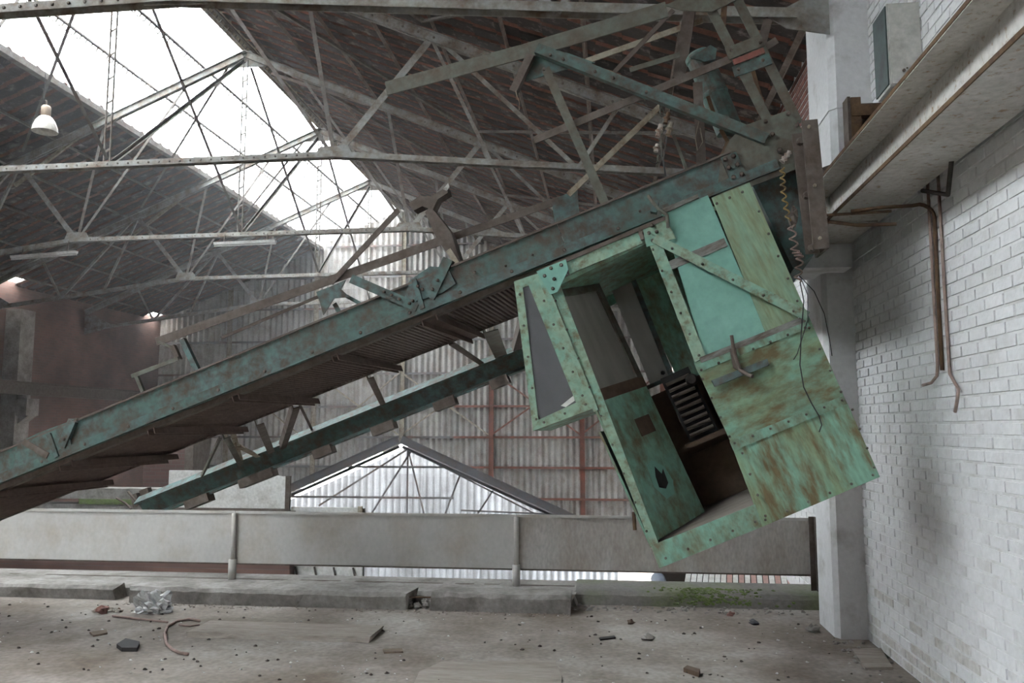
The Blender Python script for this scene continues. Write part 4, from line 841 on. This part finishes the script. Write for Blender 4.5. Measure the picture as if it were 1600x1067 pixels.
# door: hinged on the left jamb, swung inwards
hb = QP(1024, 846, .03); hbh = (hb - Q0).dot(CB); n_fl = CB
dvec = ray(1100, 800); fb = CO + dvec * ((hb - CO).dot(n_fl) / dvec.dot(n_fl)); dw = fb - hb
hh = ql(868, 440)[1] - hbh
ft_ = hb + CB * hh
def DP(u, v, o=0.): return hb + dw * u + CB * (hh * v) + DN * o
DN = dw.cross(CB).normalized(); DN = DN if DN.y < 0 else -DN
door = thing('door', None, None, mtx=ROOTS[cab.name].copy()); door.parent = cab; door.matrix_parent_inverse = Matrix.Identity(4); door.matrix_basis = Matrix.Identity(4)
def dquad(u0, u1, v0, v1, o, th, nm, mm, label=None): b = MB(); b.poly_extrude([DP(u0, v0, o), DP(u1, v0, o), DP(u1, v1, o), DP(u0, v1, o)], DN * th); ob = b.build(nm, mm, door); tag(ob, label); return ob
dquad(0, 1, 0, .535, -.012, .02, 'door_panel', 'mint_worn'); dquad(0, 1, .53, .575, -.015, .03, 'door_rail', 'brownwood'); dquad(.0, 1, .955, 1.0, -.015, .03, 'door_rail', 'olive_steel')
dquad(.0, .07, .57, .96, -.015, .03, 'door_stile', 'brownwood'); dquad(.90, 1, .57, .96, -.015, .03, 'door_stile', 'olive_steel'); dquad(.05, .92, .56, .97, -.004, .006, 'door_pane', 'glass')
dquad(.52, .80, .355, .425, .009, .003, 'label_plate', 'brownwood', 'small brown square plate'); 
b = MB(); b.poly_extrude([DP(u, v, .0085) for u, v in ((.50, .235), (.56, .20), (.62, .215), (.60, .16), (.52, .145), (.42, .16), (.44, .20))], DN * .002); b.build('paint_scar', 'black', door)
b = MB(); b.poly_extrude([DP(u, v, .0083) for u, v in ((.38, .25), (.50, .262), (.66, .22), (.70, .16), (.62, .115), (.46, .11), (.34, .17))], DN * .0015); b.build('pale_patch', 'mint', door)
# interior fittings
ctl = QL(.60, CD - .25, .85)
b = MB(); b.poly_extrude([QL(.50, CD - .35, .62), QL(.72, CD - .35, .62), QL(.72, CD - .35, 1.12), QL(.50, CD - .35, 1.12)], NN * .28)
b.build('controller_box', 'black', cab)
for k in range(9):
    h = .66 + .05 * k; b = MB(); b.tube([QL(.52, CD - .38, h), QL(.70, CD - .38, h)], .013, 8); b.build('resistor_coil', 'brown', cab)
b = MB(); b.poly_extrude([QL(.46, CD - .45, .58), QL(.86, CD - .45, .58), QL(.86, CD - .05, .58), QL(.46, CD - .05, .58)], CB * .035); b.build('seat_board', 'brownwood', cab)
b = MB(); b.poly_extrude([QL(.40, CD - .06, .135), QL(.95, CD - .06, .135), QL(.95, CD - .06, .52), QL(.40, CD - .06, .52)], NN * .03); b.build('kick_board', 'brownwood', cab)
b = MB(); b.lathe(QL(.70, CD - .42, 1.02), [(.0001, -.03), (.04, -.03), (.045, 0), (.03, .03), (.0001, .035)], 14, 0, -NN); b.build('gauge', 'dark', cab)
# bay window on the left of the cab
bo = [(803, 440), (845, 426), (927, 638), (833, 673)]; bi = [(817, 449), (826, 446), (900, 629), (841, 656)]
bay = None
for i in range(4):
    j = (i + 1) % 4; qpoly([bo[i], bo[j], bi[j], bi[i]], .01, .03, 'bay_frame', 'jamb')
bg_ = qpoly(bi, .022, .005, 'bay_pane', 'glass_clear')
for pts in (((876, 634), (896, 618), (898, 626), (884, 636)),):
    b = MB(); b.poly_extrude([QP(x, y, .0205) for x, y in pts], NN * .001); b.build('paint_smear', 'white', bg_)
def bside(p, q, nm, mm, dd): b = MB(); P, Qq = QP(*p, .03), QP(*q, .03); b.poly_extrude([P, Qq, Qq + NN * dd, P + NN * dd], (CA if nm != 'bay_floor' else CB) * .015); return b.build(nm, mm, cab)
bside(bo[3], bo[2], 'bay_floor', 'mint_worn', .75); bside(bo[0], bo[1], 'bay_roof', 'mint_worn', .75)
b = MB(); P, Qq = QP(*bo[0], .03), QP(*bo[3], .03); b.poly_extrude([P + NN * .68, Qq + NN * .68, Qq + NN * .72, P + NN * .72], CA * .05); b.build('bay_rear_post', 'jamb', cab)
b = MB(); b.poly_extrude([P, Qq, Qq + NN * .7, P + NN * .7], CA * .006); b.build('bay_pane', 'glass_clear', cab)
# lever, ledge, hooks
cab_l = qpoly([(1112, 594), (1199, 560), (1202, 570), (1117, 604)], -.06, .07, 'ledge', 'green')
b = MB(); b.tube([QP(1143, 524, -.05), QP(1147, 552, -.055), QP(1156, 578, -.07)], .011, 8); b.tube([QP(1156, 578, -.07), QP(1170, 586, -.10), QP(1176, 588, -.12)], .012, 8); b.build('door_lever', 'brown', cab)
b = MB(); b.poly_extrude([QP(x, y, -.03) for x, y in ((1140, 545), (1150, 543), (1156, 580), (1146, 574))], NN * .03); b.build('lever_plate', 'brown', cab)
b = MB(); b.tube([QP(1013, 306, -.03), QP(1020, 316, -.06), QP(1030, 328, -.07), QP(1042, 336, -.06), QP(1044, 356, -.05)], .012, 8); b.build('hanger_hook', 'olive_steel', cab)
qpoly([(1018, 313), (1030, 313), (1026, 332), (1016, 330)], -.06, .06, 'hanger_bracket', 'green'); qpoly([(1034, 326), (1090, 303), (1092, 308), (1040, 332)], -.01, .03, 'bare_batten', 'lath')
qbar(998, 356, 1004, 374, 6, -.02, 'split_edge', 'brown')
b = MB()
for (x0, y0, x1, y1, n_) in ((1096, 578, 1258, 512, 7), (1148, 692, 1316, 625, 7), (1160, 708, 1196, 806, 4), (1196, 812, 1364, 742, 6), (1332, 640, 1366, 730, 4), (1264, 512, 1314, 612, 4), (1098, 592, 1140, 682, 4), (1120, 318, 1160, 300, 3), (1186, 330, 1246, 470, 5), (868, 470, 1010, 830, 9), (1040, 872, 1180, 815, 5), (1020, 390, 1092, 555, 6), (812, 460, 838, 655, 5), (850, 660, 915, 632, 3), (850, 470, 910, 618, 5), (1050, 388, 1240, 486, 5)):
    for k in range(n_): f = k / (n_ - 1); b.bolt(QP(x0 + (x1 - x0) * f, y0 + (y1 - y0) * f, -.016 if (x0, y0) != (1050, 388) else -.047), -NN, .0085, .009)
for x, y in ((851, 431), (861, 419), (877, 414), (866, 436), (864, 451), (1018, 352), (1026, 362), (1014, 364), (1020, 376), (1040, 384)): b.bolt(QP(x, y, -.03), -NN, .013, .012)
b.build('bolts', 'olive_steel', cab)['kind'] = 'stuff'
# wires trailing down the cab front
def qwire(pts, d, r, mm, label): b = MB(); b.tube([QP(x, y, d) for x, y in pts], r, 5); b.build('wire', mm, loc=QP(*pts[-1], d), label=label, cat='wire', smooth=True)
qwire([(1250, 440), (1256, 470), (1252, 520), (1250, 570), (1256, 605), (1268, 630), (1280, 650), (1284, 664), (1280, 675)], -.05, .004, 'wire', 'long black wire trailing down the rusty cab panels')
qwire([(1252, 436), (1262, 460), (1262, 500), (1246, 552), (1240, 562)], -.055, .003, 'wire', 'short fine wire hanging over the cab front corner')
qwire([(1248, 430), (1272, 455), (1288, 490), (1296, 530), (1300, 556)], .1, .003, 'wire', 'thin wire hanging free between cab and white pillar')
b = MB(); b.tube([QP(990, 800, .05), QP(992, 828, .05)], .012, 6); b.build('strap_end', 'rustedge', cab)

# ================================================================== LAMPS
t = thing('pendant_lamp', 'dusty white bell shaped factory pendant lamp under the tiled roof', 'lamp', (0, 0, 0)); 
c = at(70, 206, 11.2); k_ = 11.2 / F; t.matrix_world = Matrix.Translation(c); ROOTS[t.name] = Matrix.Translation(c)
b = MB(); r = 21 * k_; b.lathe(c, [(r, 0), (r * 1.0, .006), (r * .93, 9 * k_), (r * .75, 19 * k_), (r * .5, 26 * k_), (r * .36, 28 * k_), (r * .34, 27 * k_), (r * .72, 18 * k_), (r * .9, 8 * k_), (r * .97, 0), (r, 0)], 28); b.build('shade', 'lampshade', t, smooth=True)
b = MB(); b.lathe(c, [(.0001, 27 * k_), (8 * k_, 27 * k_), (8 * k_, 44 * k_), (6 * k_, 47 * k_), (2 * k_, 48 * k_), (.0001, 48 * k_)], 18); b.build('neck', 'lampneck', t, smooth=True)
b = MB(); b.tube([c + Vector((0, 0, h * k_)) for h in (46, 52, 56)] + [c + Vector((-3 * k_, 0, 57 * k_))], .012, 6); b.build('hook', 'brown', t)
zt = roofz(c.x) - .02; b = MB(); b.tube([c + Vector((-3 * k_, 0, 57 * k_)), c + Vector((-8 * k_, 0, 56 * k_)), c + Vector((-6 * k_, 0, 64 * k_)), (c.x - .05, c.y, c.z + 80 * k_), (c.x - .05, c.y, zt)], .006, 5); b.build('cord', 'wire', t)
b = MB(); b.lathe(c, [(.0001, 2 * k_), (6 * k_, 3 * k_), (9 * k_, 8 * k_), (7 * k_, 16 * k_), (4 * k_, 24 * k_)], 16); b.build('bulb', 'lampshade', t, smooth=True)
for (x0, y0, x1, y1, lab) in ((335, 381, 431, 377, 'white fluorescent batten under the level tie bar of a truss'), (18, 402, 120, 394, 'white fluorescent batten under the sloping tie bar near the dark brick wall')):
    p, q = at(x0, y0, 14.85), at(x1, y1, 14.85); t = thing('fluorescent_light', lab, 'lamp', (p + q) / 2)
    b = MB(); b.member(p, q, YN, [(-.025, -.05), (.025, -.035), (.025, .035), (-.025, .05)]); b.build('body', 'white', t)
    b = MB(); b.tube([p - ZN * .045, q - ZN * .045], .016, 8); b.build('tube', 'white', t)
    b = MB()
    for f in (.15, .85): m_ = p.lerp(q, f); b.tube([m_, Vector((m_.x, m_.y + .05, chordz(m_.x) + .02))], .012, 6)
    b.build('hanger', 'brown', t)

# ================================================================== FLOOR CLUTTER
def slab_px(name, pts, z, th, mm, label, cat, jag=0.):
    P = [atz(x, y, 0) + ZN * z for x, y in pts]; b = MB(); b.poly_extrude(P, ZN * th); return b.build(name, mm, label=label, cat=cat, loc=P[0])
rough_block('floor_board', -3.5, -1.95, 6.62, 7.05, .0, .04, 'dustyboard', 'long warped grey board lying on the floor before the kerb block', 11, 'board', 18)
slab_px('plank', [(1331, 1017), (1377, 1016), (1395, 1046), (1352, 1047)], 0, .018, 'dustyboard', 'short weathered plank on the floor against the white wall', 'plank')
slab_px('board', [(655, 1052), (690, 1036), (868, 1034), (878, 1062), (876, 1085), (640, 1085)], 0, .012, 'dustyboard', 'thin flat board on the dusty floor out in front of the other boards', 'board')
slab_px('wood_scrap', [(182, 1012), (196, 1003), (218, 1008), (214, 1018), (190, 1018)], 0, .03, 'black', 'dark broken wood scrap on the floor below the plastic bag', 'scrap')
slab_px('wood_scrap', [(140, 990), (166, 986), (168, 991), (146, 995)], 0, .015, 'wood', 'small flat pale wood scrap near the dark brick wall side of the floor', 'scrap')
slab_px('wood_scrap', [(1068, 1050), (1074, 1046), (1094, 1052), (1092, 1058)], 0, .03, 'brownwood', 'small brown wood chip on the floor below the cab', 'scrap')
slab_px('wood_scrap', [(598, 1016), (628, 1015), (630, 1020), (600, 1021)], 0, .012, 'wood', 'thin pale chip lying beyond the long warped board end', 'scrap')
slab_px('wood_scrap', [(936, 998), (960, 995), (962, 998), (938, 1001)], 0, .012, 'black', 'thin dark strip on the stained floor before the mossy upstand', 'scrap')
for (x, y, r, mm, lab) in ((1012, 1000, .04, 'curb', 'grey mortar lump on the stained floor before the mossy upstand'), (1178, 976, .035, 'steelgrey', 'blue grey stone by the foot of the mossy upstand'), (1142, 962, .03, 'redbrick', 'red brick crumb at the foot of the mossy upstand'), (160, 958, .05, 'redbrick', 'reddish rubble lump beside the plastic bag'), (986, 975, .03, 'brownwood', 'brown crumb on the floor midway under the cab'), (1272, 988, .05, 'curb', 'concrete crumb at the foot of the white pillar')):
    c = atz(x, y, 0); b = MB(); b.blob(c + ZN * r * .5, r, int(x), .35, flat=(1.3, 1, .8)); b.build('stone', mm, loc=c, label=lab, cat='stone')
# crumpled bag
c = atz(240, 955, 0); b = MB(); rr = random.Random(3)
import mathutils
nK, nR = 26, 14
for i in range(nR):
    ph = math.pi * .5 * i / (nR - 1) * 1.15
    for j in range(nK):
        an = 2 * math.pi * j / nK; d_ = Vector((math.sin(ph) * math.cos(an), math.sin(ph) * math.sin(an), math.cos(ph)))
        q = 1 + .55 * mathutils.noise.noise(d_ * 3.1) + .25 * mathutils.noise.noise(d_ * 8)
        b.v.append(c + Vector((d_.x * .17 * q, d_.y * .12 * q, max(.0, d_.z * .15 * q + .02))))
for i in range(nR - 1):
    for j in range(nK): j2 = (j + 1) % nK; b.f.append([i * nK + j, (i + 1) * nK + j, (i + 1) * nK + j2, i * nK + j2])
b.f.append(list(range(nK))); b.f.append([(nR - 1) * nK + j for j in range(nK - 1, -1, -1)]); b.m = [0] * len(b.f); b.build('plastic_bag', 'bag', loc=c, label='crumpled white plastic bag on the floor against the kerb block', cat='bag')
b = MB(); c = atz(190, 955, 0)
for k in range(9): b.blob(c + Vector((rng.uniform(-.25, .12), rng.uniform(-.06, .06), .01)), rng.uniform(.02, .035), k + 50, .4, flat=(1.4, 1, .6))
b.build('crumpled_litter', 'porcelain', kind='stuff', label='pale crumpled litter beside the plastic bag', cat='litter')
b = MB(); b.tube([atz(x, y, .012) for x, y in ((176, 962), (210, 966), (245, 970), (262, 972))], .010, 6); b.build('cable', 'cable', loc=atz(262, 972, 0), label='straight pinkish cable end on the floor by the plastic bag', cat='cable', smooth=True)
b = MB(); b.tube([atz(x, y, .014) for x, y in ((312, 970), (296, 967), (276, 970), (262, 978), (257, 990), (260, 1005), (270, 1015), (282, 1020), (294, 1022))], .012, 7); b.build('cable', 'cable', loc=atz(257, 990, 0), label='pinkish cable curled in a hook beside the warped board', cat='cable', smooth=True)
b = MB(); b.tube([atz(x, y, .014) for x, y in ((312, 976), (296, 978), (280, 976))], .008, 6); b.build('cable', 'cable', loc=atz(296, 978, 0), label='short cable scrap inside the curled hook of cable', cat='cable', smooth=True)
# small grit
def grit(name, mm, n, lab, smin, smax, region):
    b = MB()
    for k in range(n):
        x = rng.uniform(*region[0]); y = rng.uniform(*region[1]); s = rng.uniform(smin, smax)
        b.blob((x, y, s * .3), s, k, .4, 5, 3, flat=(1.2, 1, .6))
    b.build(name, mm, kind='stuff', label=lab, cat='grit')
grit('pale_grit', 'white', 150, 'scattered pale grit flecks on the floor', .004, .012, ((-6, 1.9), (5.6, 7.8)))
grit('dark_grit', 'dark', 190, 'scattered dark grit crumbs on the floor', .004, .015, ((-6, 1.9), (5.6, 7.8)))
grit('wall_grit', 'curb', 90, 'crumbled mortar along the foot of the white wall', .006, .022, ((1.75, 2.03), (5.0, 7.2)))
grit('upstand_grit', 'curb', 110, 'crumbled mortar along the foot of the mossy upstand', .006, .022, ((-.4, 1.8), (8.0, 8.28)))

b = MB()
for k in range(320):
    x = rng.normal(.95, .24); top = rng.random() < .5; y = rng.uniform(8.29, 8.55) if top else 8.275; z = .13 if top else rng.uniform(.03, .125); r = rng.uniform(.006, .02)
    b.blob((x, y, z), r, k, .35, 5, 3, flat=(1.3, .7 if not top else 1.2, .6))
b.build('moss_patch', 'mossgreen', kind='stuff', label='bright green moss growing on the concrete upstand below the cab', cat='moss')
grit('kerb_dust', 'dustyboard', 240, 'pale dust and mortar crumbs along the foot of the kerb blocks', .004, .012, ((-4.8, -.4), (7.7, 7.85)))

# ================================================================== DUST HAZE beyond the parapet only, cut there so near dark tones stay crisp
m, N, L = new_mat('dust_haze'); N.remove(N['Principled BSDF']); vsn = N.new('ShaderNodeVolumeScatter'); vsn.inputs['Color'].default_value = (.95, .97, 1, 1); vsn.inputs['Density'].default_value = .0055; vsn.inputs['Anisotropy'].default_value = .35
L.new(vsn.outputs[0], N['Material Output'].inputs['Volume']); M['haze'] = m
b = MB(); b.poly_extrude([(XL + .02, 9, -4.1), (XR - .02, 9, -4.1), (XR - .02, 9, 5.2), (XC, 9, 9.3), (XL + .02, 9, 5.2)], Vector((0, YF - 9.2, 0))); b.build('dust_haze', 'haze', kind='structure', label='thin pale dust haze in the hall beyond the parapet')
